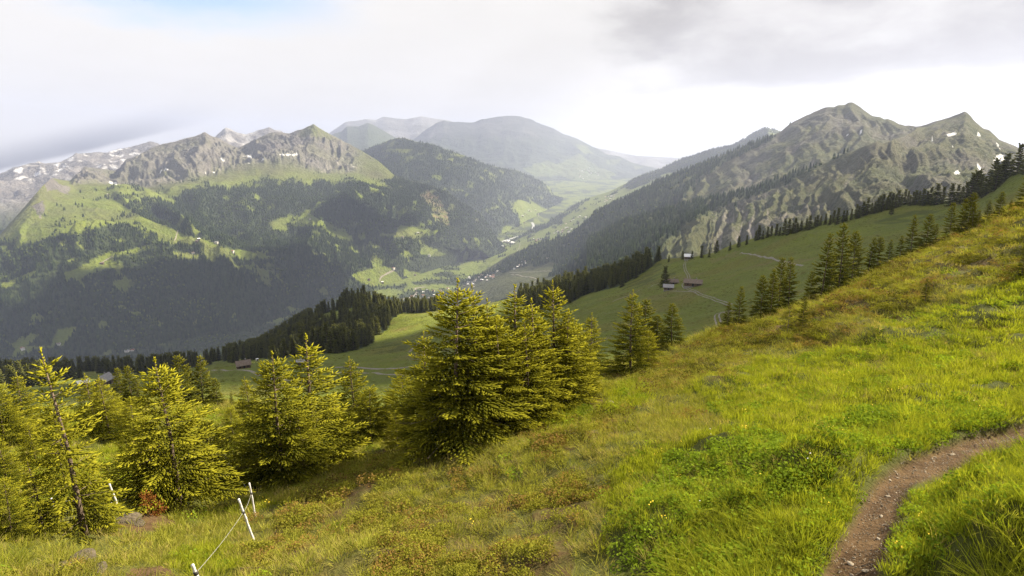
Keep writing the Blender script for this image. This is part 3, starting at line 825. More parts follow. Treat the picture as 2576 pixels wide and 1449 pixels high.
def l1_finish():
    X, Y, t = L1.X, L1.Y, L1.t[:, None] + 0 * L1.X
    w = smooth(t, 0.0, 0.5)
    L1.Z = L1.Z + fbm(X / 90, Y / 90, 4, 111) * 4.0 * w + fbm(X / 14, Y / 14, 3, 112) * 0.45 * (t > 0)
    terr = np.sin(L1.Z * 1.9 + fbm(X / 30, Y / 30, 3, 115) * 5) * smooth(fbm(X / 60, Y / 60, 2, 116), -0.1, 0.3)
    L1.Z = L1.Z + terr * 0.34 * (t > 0.3)
    u, v = L1.uv()
    woods = [
        zm([(560, 470), (640, 400), (760, 300), (900, 250), (1000, 160), (1140, 100), (1240, 40), (1320, -30), (1560, -30), (1640, 60), (1700, 110), (2000, 110), (2200, 90), (2240, 160), (1950, 190), (1830, 180), (1700, 260), (1690, 350), (1560, 400), (1560, 480), (1400, 540), (1240, 585), (1000, 590), (850, 590), (640, 650), (500, 640), (400, 560)]),
        [(-320, 1000), (-320, 930), (0, 915), (120, 925), (260, 905), (330, 935), (420, 915), (480, 900), (560, 905), (640, 860), (690, 895), (600, 912), (520, 918), (430, 935), (330, 945), (250, 945), (100, 975)],
        [(1320, 735), (1370, 700), (1440, 690), (1530, 660), (1600, 640), (1645, 635), (1660, 655), (1610, 690), (1550, 722), (1480, 740), (1420, 768), (1340, 790), (1300, 760)]]
    clear = [zm([(905, 335), (960, 290), (1050, 210), (1130, 180), (1250, 165), (1355, 140), (1350, 235), (1250, 260), (1150, 270), (1060, 320), (1000, 350)])]
    f = soft_inside(u, v, woods, X, Y, 60, 5, 117) * (1 - soft_inside(u, v, clear, X, Y, 60, 4, 118)) * (t > -0.6) * (t < 3.6)
    f = f * np.where(u < 620, fbm(X / 45, Y / 45, 3, 124) > 0.02, 1.0)
    shrub = soft_inside(u, v, [zm([(1340, 550), (1500, 500), (1700, 470), (1950, 440), (1950, 480), (1850, 560), (1600, 590), (1400, 590)]), [(1590, 680), (1660, 660), (1700, 690), (1640, 720), (1560, 735)], [(2180, 560), (2300, 530), (2420, 530), (2300, 570)]], X, Y, 40, 6, 119) * 0.5 * smooth(fbm(X / 9, Y / 9, 3, 121), -0.1, 0.3)
    bare = smooth(fbm(X / 25, Y / 25, 3, 122), 0.45, 0.6) * 0.3
    L1.at_ = {'forest': np.clip(f + shrub, 0, 1), 'alp': np.clip(0.5 * smooth(fbm(X / 40, Y / 40, 4, 123), 0, 0.5), 0, 1), 'earth': bare * (t > 0.5)}
    L1.wood = f
    L1.build()


l1_finish()

# --- the near hillside: smooth surface through surveyed points, then bumps, banks and the trodden path
CTRL = [(2200, 1449, 7), (2576, 1449, 7.5), (1288, 1449, 8.3), (1750, 1449, 7.4), (800, 1449, 9.5), (480, 1449, 10.5), (0, 1449, 12), (-250, 1350, 15), (0, 1250, 19), (300, 1278, 19), (640, 1365, 14), (630, 1300, 16.5), (1288, 1250, 12.5), (1050, 1120, 21), (1300, 1060, 23), (1500, 960, 28),
        (1650, 900, 34), (1800, 842, 42), (2000, 790, 50), (2200, 690, 62), (2400, 615, 78), (2577, 535, 95), (2750, 470, 100), (1800, 1200, 10.8), (2150, 1010, 19), (2500, 1000, 17), (2300, 830, 32), (2500, 750, 36), (1650, 1010, 22), (2000, 900, 30), (2500, 1200, 10.5), (2800, 1200, 10), (2800, 800, 32),
        (250, 1100, 38), (600, 1030, 50), (600, 1150, 30), (400, 1022, 60), (100, 1060, 55), (0, 1110, 40), (-250, 1100, 50), (800, 1060, 40), (900, 1180, 22),
        (1288, 1020, 45), (1500, 1000, 50), (1650, 960, 60), (1800, 910, 70), (2000, 870, 80), (2200, 785, 95), (2400, 710, 115), (2577, 640, 135), (2800, 580, 140), (600, 1120, 90), (250, 1140, 90), (-250, 1160, 90), (900, 1110, 80)]
PTS = [(r * math.sin(a), r * math.cos(a), s * r) for (u_, v_, r) in CTRL for a, s in [tuple(float(q) for q in sight(u_, v_))]]
PTS += [(0, 0, -4.4), (-6, 0, -5.4), (6, 0, -3.4), (0, -6, -3.6), (9, -3, -2.4), (-10, -1, -6.0)]
PTS = np.array(PTS)


def _tps(r):
    return np.where(r > 1e-6, r * r * np.log(np.maximum(r, 1e-6)), 0.0)


def fit_hill():
    P = PTS[:, :2] / 30.0
    n = len(P)
    D = _tps(np.hypot(P[:, None, 0] - P[None, :, 0], P[:, None, 1] - P[None, :, 1]))
    Q = np.c_[np.ones(n), P]
    A = np.block([[D + 2e-3 * np.eye(n), Q], [Q.T, np.zeros((3, 3))]])
    return P, np.linalg.solve(A, np.r_[PTS[:, 2], 0, 0, 0])


HP, HW = fit_hill()


def hill(x, y):
    x, y = np.asarray(x, float) / 30.0, np.asarray(y, float) / 30.0
    z = HW[len(HP)] + HW[len(HP) + 1] * x + HW[len(HP) + 2] * y
    for (px, py), w in zip(HP, HW):
        z = z + w * _tps(np.hypot(x - px, y - py))
    return z


L0 = Sheet('hillside', [[(-9000, 600, r), (9000, 600, r)] for r in (150, 60, 22, 9, 0.8)],
           -3600, 6200, 960, [50, 80, 100, 70], None, edge_far=False)
L0.Z = hill(L0.X, L0.Y)
SMOOTH0 = L0.Z.copy()
PATH_UV = [(2090, 1600), (2140, 1449), (2168, 1390), (2205, 1300), (2230, 1245), (2268, 1200), (2322, 1165), (2400, 1125), (2480, 1095), (2577, 1070), (2680, 1050), (2850, 1020)]
PATH = [L0.at(u_, v_) for u_, v_ in PATH_UV]


def densify(pts, step):
    out = []
    n = len(pts)
    for i in range(n - 1):
        p0, p1, p2, p3 = pts[max(i - 1, 0)], pts[i], pts[i + 1], pts[min(i + 2, n - 1)]
        k = max(2, int((p2 - p1).length / step))
        for j in range(k):
            t = j / k
            out.append(0.5 * ((2 * p1) + (p2 - p0) * t + (2 * p0 - 5 * p1 + 4 * p2 - p3) * t * t + (3 * p1 - p0 - 3 * p2 + p3) * t ** 3))
    out.append(pts[-1])
    return out


PATH_D = densify(PATH, 0.12)


def dist_line(x, y, line):
    L = np.array([(p.x, p.y) for p in line])
    d = np.full(np.shape(x), 1e9)
    for a, b in zip(L[:-1], L[1:]):
        ab = b - a
        t = np.clip(((x - a[0]) * ab[0] + (y - a[1]) * ab[1]) / max(ab @ ab, 1e-9), 0, 1)
        d = np.minimum(d, np.hypot(x - a[0] - t * ab[0], y - a[1] - t * ab[1]))
    return d


def blob(u, v, rx, ry=None):
    p = L0.at(u, v)
    return p.x, p.y, rx, ry or rx


# hummocks (x, y, radius, height) and hollows, placed from the survey
HUMPS = [blob(2060, 1210, 0.9) + (0.62,), blob(2470, 1400, 0.6) + (0.22,), blob(2560, 1330, 0.6) + (0.25,), blob(2060, 1370, 0.6) + (0.25,), blob(2350, 1330, 0.42) + (0.34,), blob(2440, 1430, 0.45) + (0.36,), blob(2520, 1260, 0.5) + (0.34,), blob(2300, 1440, 0.35) + (0.25,), blob(2420, 1230, 0.4) + (0.26,), blob(2560, 1400, 0.5) + (0.36,), blob(1640, 1330, 0.8) + (0.3,), blob(1900, 1300, 0.6) + (0.25,), blob(1300, 1400, 0.9) + (0.3,), blob(950, 1400, 1.0) + (0.3,), blob(1780, 985, 1.3) + (0.50,), blob(1990, 965, 1.0) + (0.32,), blob(2200, 850, 1.2) + (0.5,), blob(2480, 800, 1.3) + (0.45,),
         blob(1420, 1120, 0.8) + (0.25,), blob(330, 1290, 0.9) + (0.3,), blob(1100, 1320, 1.2) + (0.22,), blob(2080, 830, 1.3) + (0.4,), blob(1850, 1130, 1.0) + (0.2,), blob(2300, 1010, 1.3) + (0.3,)]
HOLES = [blob(1810, 1022, 0.8, 0.5) + (0.45,), blob(1975, 990, 0.6, 0.4) + (0.3,), blob(960, 1140, 1.2) + (0.35,), blob(310, 1330, 1.0, 0.6) + (0.35,), blob(1380, 1090, 0.5) + (0.2,), blob(2480, 825, 0.9) + (0.35,), blob(2090, 860, 0.9) + (0.3,)]


def l0_finish():
    X, Y, R = L0.X, L0.Y, L0.R
    near = smooth(R, 120, 60)
    dz = fbm(X / 6.0, Y / 6.0, 4, 131) * 0.42 + (ridged(X / 1.7, Y / 1.7, 3, 133) - 0.6) * 0.30 * smooth(R, 60, 25) + fbm(X / 0.6, Y / 0.6, 3, 134) * 0.05
    far = smooth(R, 26, 42)
    dz += far * (ridged(X / 2.8, Y / 2.0, 4, 136) - 0.6) * 0.95
    for (x, y, rx, ry, h, s) in [b + (1,) for b in HUMPS] + [b + (-1,) for b in HOLES]:
        q = np.hypot((X - x) / rx, (Y - y) / ry)
        dz += s * h * np.exp(-q ** 2 * 1.3)
    d = dist_line(X, Y, PATH_D)
    wpath = 0.16 + 0.09 * fbm(X / 0.8, Y / 0.8, 3, 137)
    cut = smooth(d, wpath + 0.22, wpath - 0.02)
    dz = dz * near
    L0.Z = L0.Z + dz * (1 - 0.75 * smooth(d, 1.1, 0.3)) - 0.17 * cut + 0.05 * smooth(d, 0.95, 0.5) * (1 - cut)
    pa = [math.atan2(p.x, p.y) for p in PATH]
    pr = [math.hypot(p.x, p.y) for p in PATH]
    AA = L0.A[None] + 0 * X
    side = (R < np.interp(AA, pa[5:], pr[5:])) * smooth(AA, pa[5], pa[7])
    L0.near_side = side
    L0.Z = L0.Z - 0.38 * smooth(d, 2.4, 0.5) * side * (1 - cut)
    L0.path_d = d
    L0.path_m = smooth(d, wpath + 0.16, wpath + 0.02)


l0_finish()


def hill_zones():
    X, Y = L0.X, L0.Y
    u, v = L0.uv()
    r = L0.R
    heath = soft_inside(u, v, [[(560, 1460), (640, 1330), (760, 1270), (860, 1200), (1000, 1160), (1180, 1120), (1330, 1140), (1480, 1170), (1560, 1260), (1480, 1350), (1400, 1460)],
                               [(1560, 960), (1700, 905), (1860, 820), (2030, 770), (2200, 665), (2420, 585), (2620, 500), (2700, 640), (2500, 690), (2330, 770), (2150, 830), (2000, 880), (1800, 940)],
                               [(1280, 1120), (1420, 1060), (1560, 1030), (1600, 1080), (1420, 1150)]], X, Y, 2.5, 70, 141)
    heath = np.clip(0.85 * heath * (0.25 + 1.1 * smooth(fbm(X / 1.6, Y / 1.6, 4, 142), -0.25, 0.25)), 0, 1)
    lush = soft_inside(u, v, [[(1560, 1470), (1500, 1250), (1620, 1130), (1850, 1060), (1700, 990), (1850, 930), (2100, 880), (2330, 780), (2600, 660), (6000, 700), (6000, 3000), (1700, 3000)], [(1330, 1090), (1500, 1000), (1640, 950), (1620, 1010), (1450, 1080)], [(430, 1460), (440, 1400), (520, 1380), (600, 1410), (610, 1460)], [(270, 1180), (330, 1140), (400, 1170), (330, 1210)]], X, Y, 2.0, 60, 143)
    herb = soft_inside(u, v, [[(1580, 1270), (1700, 1150), (1900, 1080), (2090, 1120), (2060, 1200), (1920, 1290), (1700, 1320)], [(2250, 1150), (2050, 1150), (2100, 1050), (2400, 1030), (2570, 1040), (2430, 1100)], [(1650, 1460), (1560, 1380), (1700, 1330), (1950, 1400), (1940, 1460)]], X, Y, 1.5, 60, 144)
    bare = soft_inside(u, v, [[(300, 1460), (330, 1428), (420, 1422), (450, 1460)], [(290, 1330), (300, 1298), (420, 1290), (440, 1320), (350, 1340)], [(1620, 1440), (1660, 1425), (1780, 1430), (1760, 1450)], [(930, 1150), (1000, 1110), (1060, 1110), (1040, 1150)], [(1440, 1010), (1500, 990), (1550, 1005), (1500, 1025)]], X, Y, 0.8, 14, 145)  # patch at the clump's left foot paints its shadow in dark earth colour
    holes = 0 * X
    for (x, y, rx, ry, h) in HOLES:
        holes = np.maximum(holes, np.exp(-((X - x) / rx) ** 2 * 1.5 - ((Y - y) / ry) ** 2 * 1.5))
    bare = np.clip(np.maximum(bare, smooth(holes, 0.45, 0.8) * 0.9), 0, 1)  # hollows browned: bank earth plus shade under the mounds, in one colour
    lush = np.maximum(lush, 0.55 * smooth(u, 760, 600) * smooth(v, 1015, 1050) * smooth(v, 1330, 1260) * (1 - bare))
    L0.heath, L0.lush, L0.herb, L0.bare = heath, lush, herb, bare
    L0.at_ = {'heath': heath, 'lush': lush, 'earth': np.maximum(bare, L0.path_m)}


hill_zones()


def hillside_mat():
    m, n = new_mat('hillside_turf')
    tc = n('ShaderNodeTexCoord').outputs['Object']
    a, b, c = n.noise(tc, 0.5, 5, 0.6), n.noise(tc, 3.0, 5, 0.65), n.noise(tc, 16.0, 4, 0.65)
    g = n.mix(n.ramp(b, 0.3, 0.7), (0.065, 0.072, 0.016), (0.11, 0.105, 0.028))
    g = n.mix(n.ramp(a, 0.4, 0.7, 0, 0.6), g, (0.06, 0.08, 0.014))
    g = n.mix(n.math('MULTIPLY', attr(n, 'lush'), 0.8), g, (0.05, 0.06, 0.012))  # darker under lush grass: shade between the blades put into the ground colour
    hth = n.mix(n.ramp(b, 0.35, 0.65), (0.075, 0.068, 0.018), (0.075, 0.048, 0.022))
    g = n.mix(attr(n, 'heath'), g, hth)
    g = n.mix(n.ramp(c, 0.45, 0.75, 0, 0.5), g, (0.05, 0.05, 0.018))
    e = n.mix(n.ramp(b, 0.3, 0.7), (0.110, 0.070, 0.036), (0.058, 0.036, 0.020))
    e = n.mix(n.ramp(c, 0.55, 0.75, 0, 0.5), e, (0.17, 0.125, 0.08))
    g = n.mix(attr(n, 'earth'), g, e)
    h = n.math('ADD', n.math('MULTIPLY', b, 0.6), n.math('MULTIPLY', c, 0.4))
    bp = n('ShaderNodeBump', {'Strength': 0.8, 'Distance': 0.12, 'Height': h})
    s = n('ShaderNodeBsdfPrincipled', {'Base Color': g, 'Roughness': 0.95, 'Normal': bp.outputs[0]})
    s.inputs['Specular IOR Level'].default_value = 0.1
    n('ShaderNodeOutputMaterial', {0: s.outputs[0]})
    return m


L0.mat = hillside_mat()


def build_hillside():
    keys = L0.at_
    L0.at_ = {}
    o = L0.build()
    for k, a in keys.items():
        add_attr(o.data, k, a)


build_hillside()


# ------------------------------------------------------------------ clouds overhead (they throw the shade on the valley)
def cloud_mat():
    m, n = new_mat('cloud_vapour')
    d = n('ShaderNodeBsdfDiffuse', {0: (0.9, 0.9, 0.9, 1)})
    t = n('ShaderNodeBsdfTranslucent', {0: (0.55, 0.55, 0.56, 1)})
    mx = n('ShaderNodeMixShader', {0: 0.25, 1: d.outputs[0], 2: t.outputs[0]})
    n('ShaderNodeOutputMaterial', {0: mx.outputs[0]})
    return m


M['cloud'] = cloud_mat()
CLOUD_Z = 2600.0


def cloud(tx, ty, tz, rx, ry, rot=0.0, seed=1, ragged=0.25):
    """a flat-based cumulus whose shadow falls round (tx, ty, tz)"""
    k = (CLOUD_Z - tz) / SUN.z
    cx, cyy = tx + SUN.x * k, ty + SUN.y * k
    nu, nv = 72, 20
    th = np.linspace(0, 2 * np.pi, nu, endpoint=False)[None]
    ph = np.linspace(-0.5 * np.pi, 0.5 * np.pi, nv)[:, None]
    ex = np.cos(ph) * np.cos(th)
    ey = np.cos(ph) * np.sin(th)
    ez = np.sin(ph) + 0 * th
    q = 1 + ragged * fbm(np.cos(th) * 2.2 + seed, np.sin(th) * 2.2 - seed, 4, seed) * 1.6
    x, y = ex * rx * q, ey * ry * q
    lump = 1 + 0.5 * fbm(x / 260, y / 260, 4, seed + 5)
    z = np.where(ez > 0, ez * 0.30 * min(rx, ry) * lump, ez * 40)
    c, s = math.cos(rot), math.sin(rot)
    V = np.stack([cx + x * c - y * s, cyy + x * s + y * c, CLOUD_Z + z], -1).reshape(-1, 3)
    i = (np.arange(nv - 1)[:, None] * nu + np.arange(nu)[None])
    j = (np.arange(nv - 1)[:, None] * nu + (np.arange(nu)[None] + 1) % nu)
    F = np.stack([i, j, j + nu, i + nu], -1).reshape(-1, 4)
    o = obj('cloud', mesh_np('cloud', V, F, [M['cloud']]))
    return tag(o, kind='structure')


cloud(330, 520, -80, 620, 300, rad(20), 3, 0.10)        # over the pasture hill
cloud(-560, 780, -200, 430, 330, rad(10), 5, 0.15)
cloud(-1120, 3480, -640, 420, 330, rad(-15), 12, 0.3)    # drifting patches over the far slopes
cloud(-1650, 2720, -760, 1050, 400, rad(30), 14, 0.25)
cloud(-900, 4650, -350, 420, 330, rad(0), 17, 0.3)

# ------------------------------------------------------------------ haze
def haze():
    m, n = new_mat('haze_air')
    v = n('ShaderNodeVolumePrincipled', {'Color': (0.61, 0.70, 1.0, 1), 'Density': HAZE, 'Anisotropy': 0.3})
    n('ShaderNodeOutputMaterial', {1: v.outputs[0]})
    b = MB().box(-9800, 9800, -400, 23600, min(float(S.Z.min()) for S in SHEETS) - 3.0, max(float(S.Z.max()) for S in SHEETS) + 12.0)
    o = obj('haze', b.mesh('haze', [m]))
    tag(o, 'pale blue haze filling the valley air', 'haze', kind='stuff')


HAZE = 6.0e-5
SHEETS = [ML, MS, MK, MH, MC, MF, MT, MR2, MR1, VF, L1, L0]
haze()


# ------------------------------------------------------------------ plants: shared builders
def shoots_mesh(name, P, D, L, W, tone, mats, base=None):
    """needle-clad shoots: small spindles from P along D"""
    P, D = np.asarray(P, float), np.asarray(D, float)
    L, W, tone = np.asarray(L, float)[:, None], np.asarray(W, float)[:, None], np.asarray(tone, float)
    D = D / np.linalg.norm(D, axis=1, keepdims=True)
    ref = np.where(np.abs(D[:, 2:3]) < 0.85, np.array([[0, 0, 1.0]]), np.array([[1.0, 0, 0]]))
    A = np.cross(D, ref)
    A /= np.linalg.norm(A, axis=1, keepdims=True)
    B = np.cross(D, A)
    mid = P + D * L * 0.4
    vs = [P, P + D * L]
    for k in range(3):
        q = 2 * math.pi * k / 3 + 0.5
        vs.append(mid + (A * math.cos(q) + B * math.sin(q) * 0.8) * W)
    n = len(P)
    V = np.stack(vs, 1).reshape(-1, 3)
    o = np.arange(n)[:, None] * 5
    F = np.concatenate([np.concatenate([o + [0, 2 + (k + 1) % 3, 2 + k], o + [1, 2 + k, 2 + (k + 1) % 3]]) if False else np.concatenate([np.concatenate([o, o + 2 + (k + 1) % 3, o + 2 + k], 1), np.concatenate([o + 1, o + 2 + k, o + 2 + (k + 1) % 3], 1)]) for k in range(3)])
    me = mesh_np(name, V, F, mats, smooth_shade=False)
    T = np.repeat(tone, 5)
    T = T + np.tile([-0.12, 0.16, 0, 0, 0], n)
    add_attr(me, 'tone', T)
    return me


def spruce_shoots(h, R, seed, gap=0.26, twig=0.16, width=0.021, fill=1.0, bare=0.06, ragged=0.25, shape=0.8, lean=0.0, leader=0.07):
    """skeleton of a young spruce -> lists of shoots"""
    g = random.Random(seed)
    P, D, L, W, T = [], [], [], [], []

    def shoot(p, d, l, w, t):
        P.append(tuple(p)); D.append(tuple(d)); L.append(l); W.append(w); T.append(t)

    # leader
    top = h * (1 - leader)
    k = top
    while k < h - 0.02:
        for q in range(2):
            a = g.uniform(0, 6.28)
            shoot((0, 0, k), (math.cos(a) * 0.5, math.sin(a) * 0.5, 1), twig * 0.6, width * 0.8, 0.75)
        k += twig * 0.5
    for q in range(4):
        a = q * 1.57 + g.uniform(-0.3, 0.3)
        for e in (0.0, 0.7):
            shoot((math.cos(a) * e * twig * 0.8, math.sin(a) * e * twig * 0.8, top + e * twig * 0.8), (math.cos(a), math.sin(a), 1.0), twig * 1.1, width * 0.9, 0.85)
    shoot((0, 0, h - twig), (0, 0, 1), twig * 1.4, width, 0.9)
    z = h * bare
    turn = g.uniform(0, 6)
    side_gap = {}
    while z < top:
        f = z / h
        nb = g.choice([4, 5, 5, 6]) if f < 0.85 else 4
        turn += 0.6
        for b in range(nb):
            if g.random() > fill:
                continue
            a = turn + 6.283 * b / nb + g.uniform(-0.25, 0.25)
            Lb = R * max((1 - f) ** shape, 0.05) * g.uniform(1 - ragged, 1 + ragged * 0.6)
            if f < 0.12:
                Lb *= 0.75
            rise = 1.05 * f ** 1.5 - 0.30 + g.uniform(-0.16, 0.12)
            ca, sa = math.cos(a), math.sin(a)
            zz = z + g.uniform(-gap * 0.4, gap * 0.4)
            step = twig * 0.55
            s = 0.10 * Lb
            pts = []
            while s < Lb:
                t = s / Lb
                r_ = s * (1 - 0.12 * t)
                dz = s * rise + 0.12 * Lb * t * t * (1 if f < 0.7 else 0.3)
                pts.append((t, (ca * r_, sa * r_, zz + dz)))
                s += step
            for i, (t, p) in enumerate(pts):
                out = Vector((ca, sa, rise + 0.25 * t))
                out.normalize()
                sd = Vector((-sa, ca, 0)) * (1 if i % 2 else -1)
                for sgn in ((1, -1) if t > 0.3 else (1,)):
                    d = (out * g.uniform(0.6, 1.0) + sd * sgn * g.uniform(0.6, 1.0) + Vector((0, 0, g.uniform(-0.15, 0.25))))
                    ll = twig * g.uniform(0.8, 1.25)
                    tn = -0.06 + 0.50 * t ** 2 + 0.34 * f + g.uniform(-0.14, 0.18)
                    shoot(p, d, ll, width * g.uniform(0.8, 1.2), tn)
                    # second order twig
                    ext = (1 - t) * Lb * 0.45
                    if ext > twig * 0.7:
                        dn = d.normalized()
                        e = twig * 0.7
                        while e < ext:
                            pp = Vector(p) + dn * e + Vector((0, 0, -0.05 * e))
                            d2 = dn * 0.8 + out * g.uniform(0.2, 0.8) + Vector((0, 0, g.uniform(-0.25, 0.2)))
                            shoot(pp, d2, twig * g.uniform(0.7, 1.1), width * g.uniform(0.8, 1.1), tn + 0.18 * e / max(ext, 0.01))
                            e += twig * 0.75
            if pts:
                shoot(pts[-1][1], (ca, sa, rise + 0.35), twig * 1.3, width, 0.62 + g.uniform(0, 0.2))
        z += gap * g.uniform(0.8, 1.2) * (1.0 if f < 0.75 else 0.8)
    return P, D, L, W, T


TREES = {}


def tree_kind(key, h, R, seed, needle, trunk_r=0.011, **kw):
    P, D, L, W, T = spruce_shoots(h, R, seed, **kw)
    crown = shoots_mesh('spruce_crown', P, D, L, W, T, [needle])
    b = MB()
    g = random.Random(seed)
    b.tube([(0, 0, -0.4), (0, 0, 0.1 * h), (0.01 * h, 0, 0.5 * h), (0, 0, 0.97 * h)], [trunk_r * h * 1.25, trunk_r * h, trunk_r * h * 0.6, 0.006], 8)
    for k in range(int(h * 5)):
        zz = h * g.uniform(0.06, 0.85)
        a = g.uniform(0, 6.283)
        l = R * (1 - zz / h) * 0.7
        b.tube([(0, 0, zz), (math.cos(a) * l, math.sin(a) * l, zz + l * (0.5 * zz / h - 0.1))], [0.012, 0.004], 4, cap=False)
    TREES[key] = (h, b.mesh('spruce_trunk', [M['bark']], True), crown)
    return len(P)


n_sh = {}
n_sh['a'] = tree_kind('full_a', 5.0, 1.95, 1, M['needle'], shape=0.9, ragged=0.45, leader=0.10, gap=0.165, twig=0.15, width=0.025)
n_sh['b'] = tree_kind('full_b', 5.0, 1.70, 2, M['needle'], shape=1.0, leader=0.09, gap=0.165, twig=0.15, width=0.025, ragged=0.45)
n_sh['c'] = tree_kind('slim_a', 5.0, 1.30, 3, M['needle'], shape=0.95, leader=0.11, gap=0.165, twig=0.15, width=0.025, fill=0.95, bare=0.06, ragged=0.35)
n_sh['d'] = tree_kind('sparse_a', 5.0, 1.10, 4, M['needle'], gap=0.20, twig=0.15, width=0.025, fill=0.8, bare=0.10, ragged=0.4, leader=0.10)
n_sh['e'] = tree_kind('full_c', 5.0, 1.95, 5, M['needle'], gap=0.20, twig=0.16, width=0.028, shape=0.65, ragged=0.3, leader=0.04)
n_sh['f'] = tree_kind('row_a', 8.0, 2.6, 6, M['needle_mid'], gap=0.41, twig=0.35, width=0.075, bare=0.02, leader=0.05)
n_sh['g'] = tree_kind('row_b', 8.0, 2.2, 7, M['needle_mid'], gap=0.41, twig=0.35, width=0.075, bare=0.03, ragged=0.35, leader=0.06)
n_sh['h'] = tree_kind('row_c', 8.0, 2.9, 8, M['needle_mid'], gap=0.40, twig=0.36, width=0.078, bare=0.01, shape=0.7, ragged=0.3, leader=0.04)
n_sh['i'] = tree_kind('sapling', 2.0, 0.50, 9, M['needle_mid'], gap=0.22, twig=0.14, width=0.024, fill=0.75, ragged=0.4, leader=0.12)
print('shoots', n_sh)


def tree(key, base, height, spread, yaw, tilt, label, group, name='spruce_tree'):
    h, tm, cm = TREES[key]
    e = bpy.data.objects.new(name, None)
    e.empty_display_size = 0.3
    put(e)
    e.location = base
    e.rotation_euler = (tilt[0], tilt[1], yaw)
    k = height / h
    e.scale = (k * spread, k * spread, k)
    obj('trunk', tm, e)
    obj('crown', cm, e)
    return tag(e, label, 'tree', group)


def stand(S, u, v, ut, vt, key, label, group, spread=1.0, rmin=None, name='spruce_tree'):
    """root a tree where the survey saw its foot and give it the height the survey measured"""
    p = S.at(u, v)
    rr = math.hypot(p.x, p.y)
    a, s = sight(ut, vt)
    h = max(0.4, float(s) * rr - p.z)
    yaw = random.uniform(0, 6.28)
    return tree(key, p - Vector((0, 0, 0.05)), h, spread, yaw, (random.uniform(-0.05, 0.05), random.uniform(-0.05, 0.05)), label, group, name)


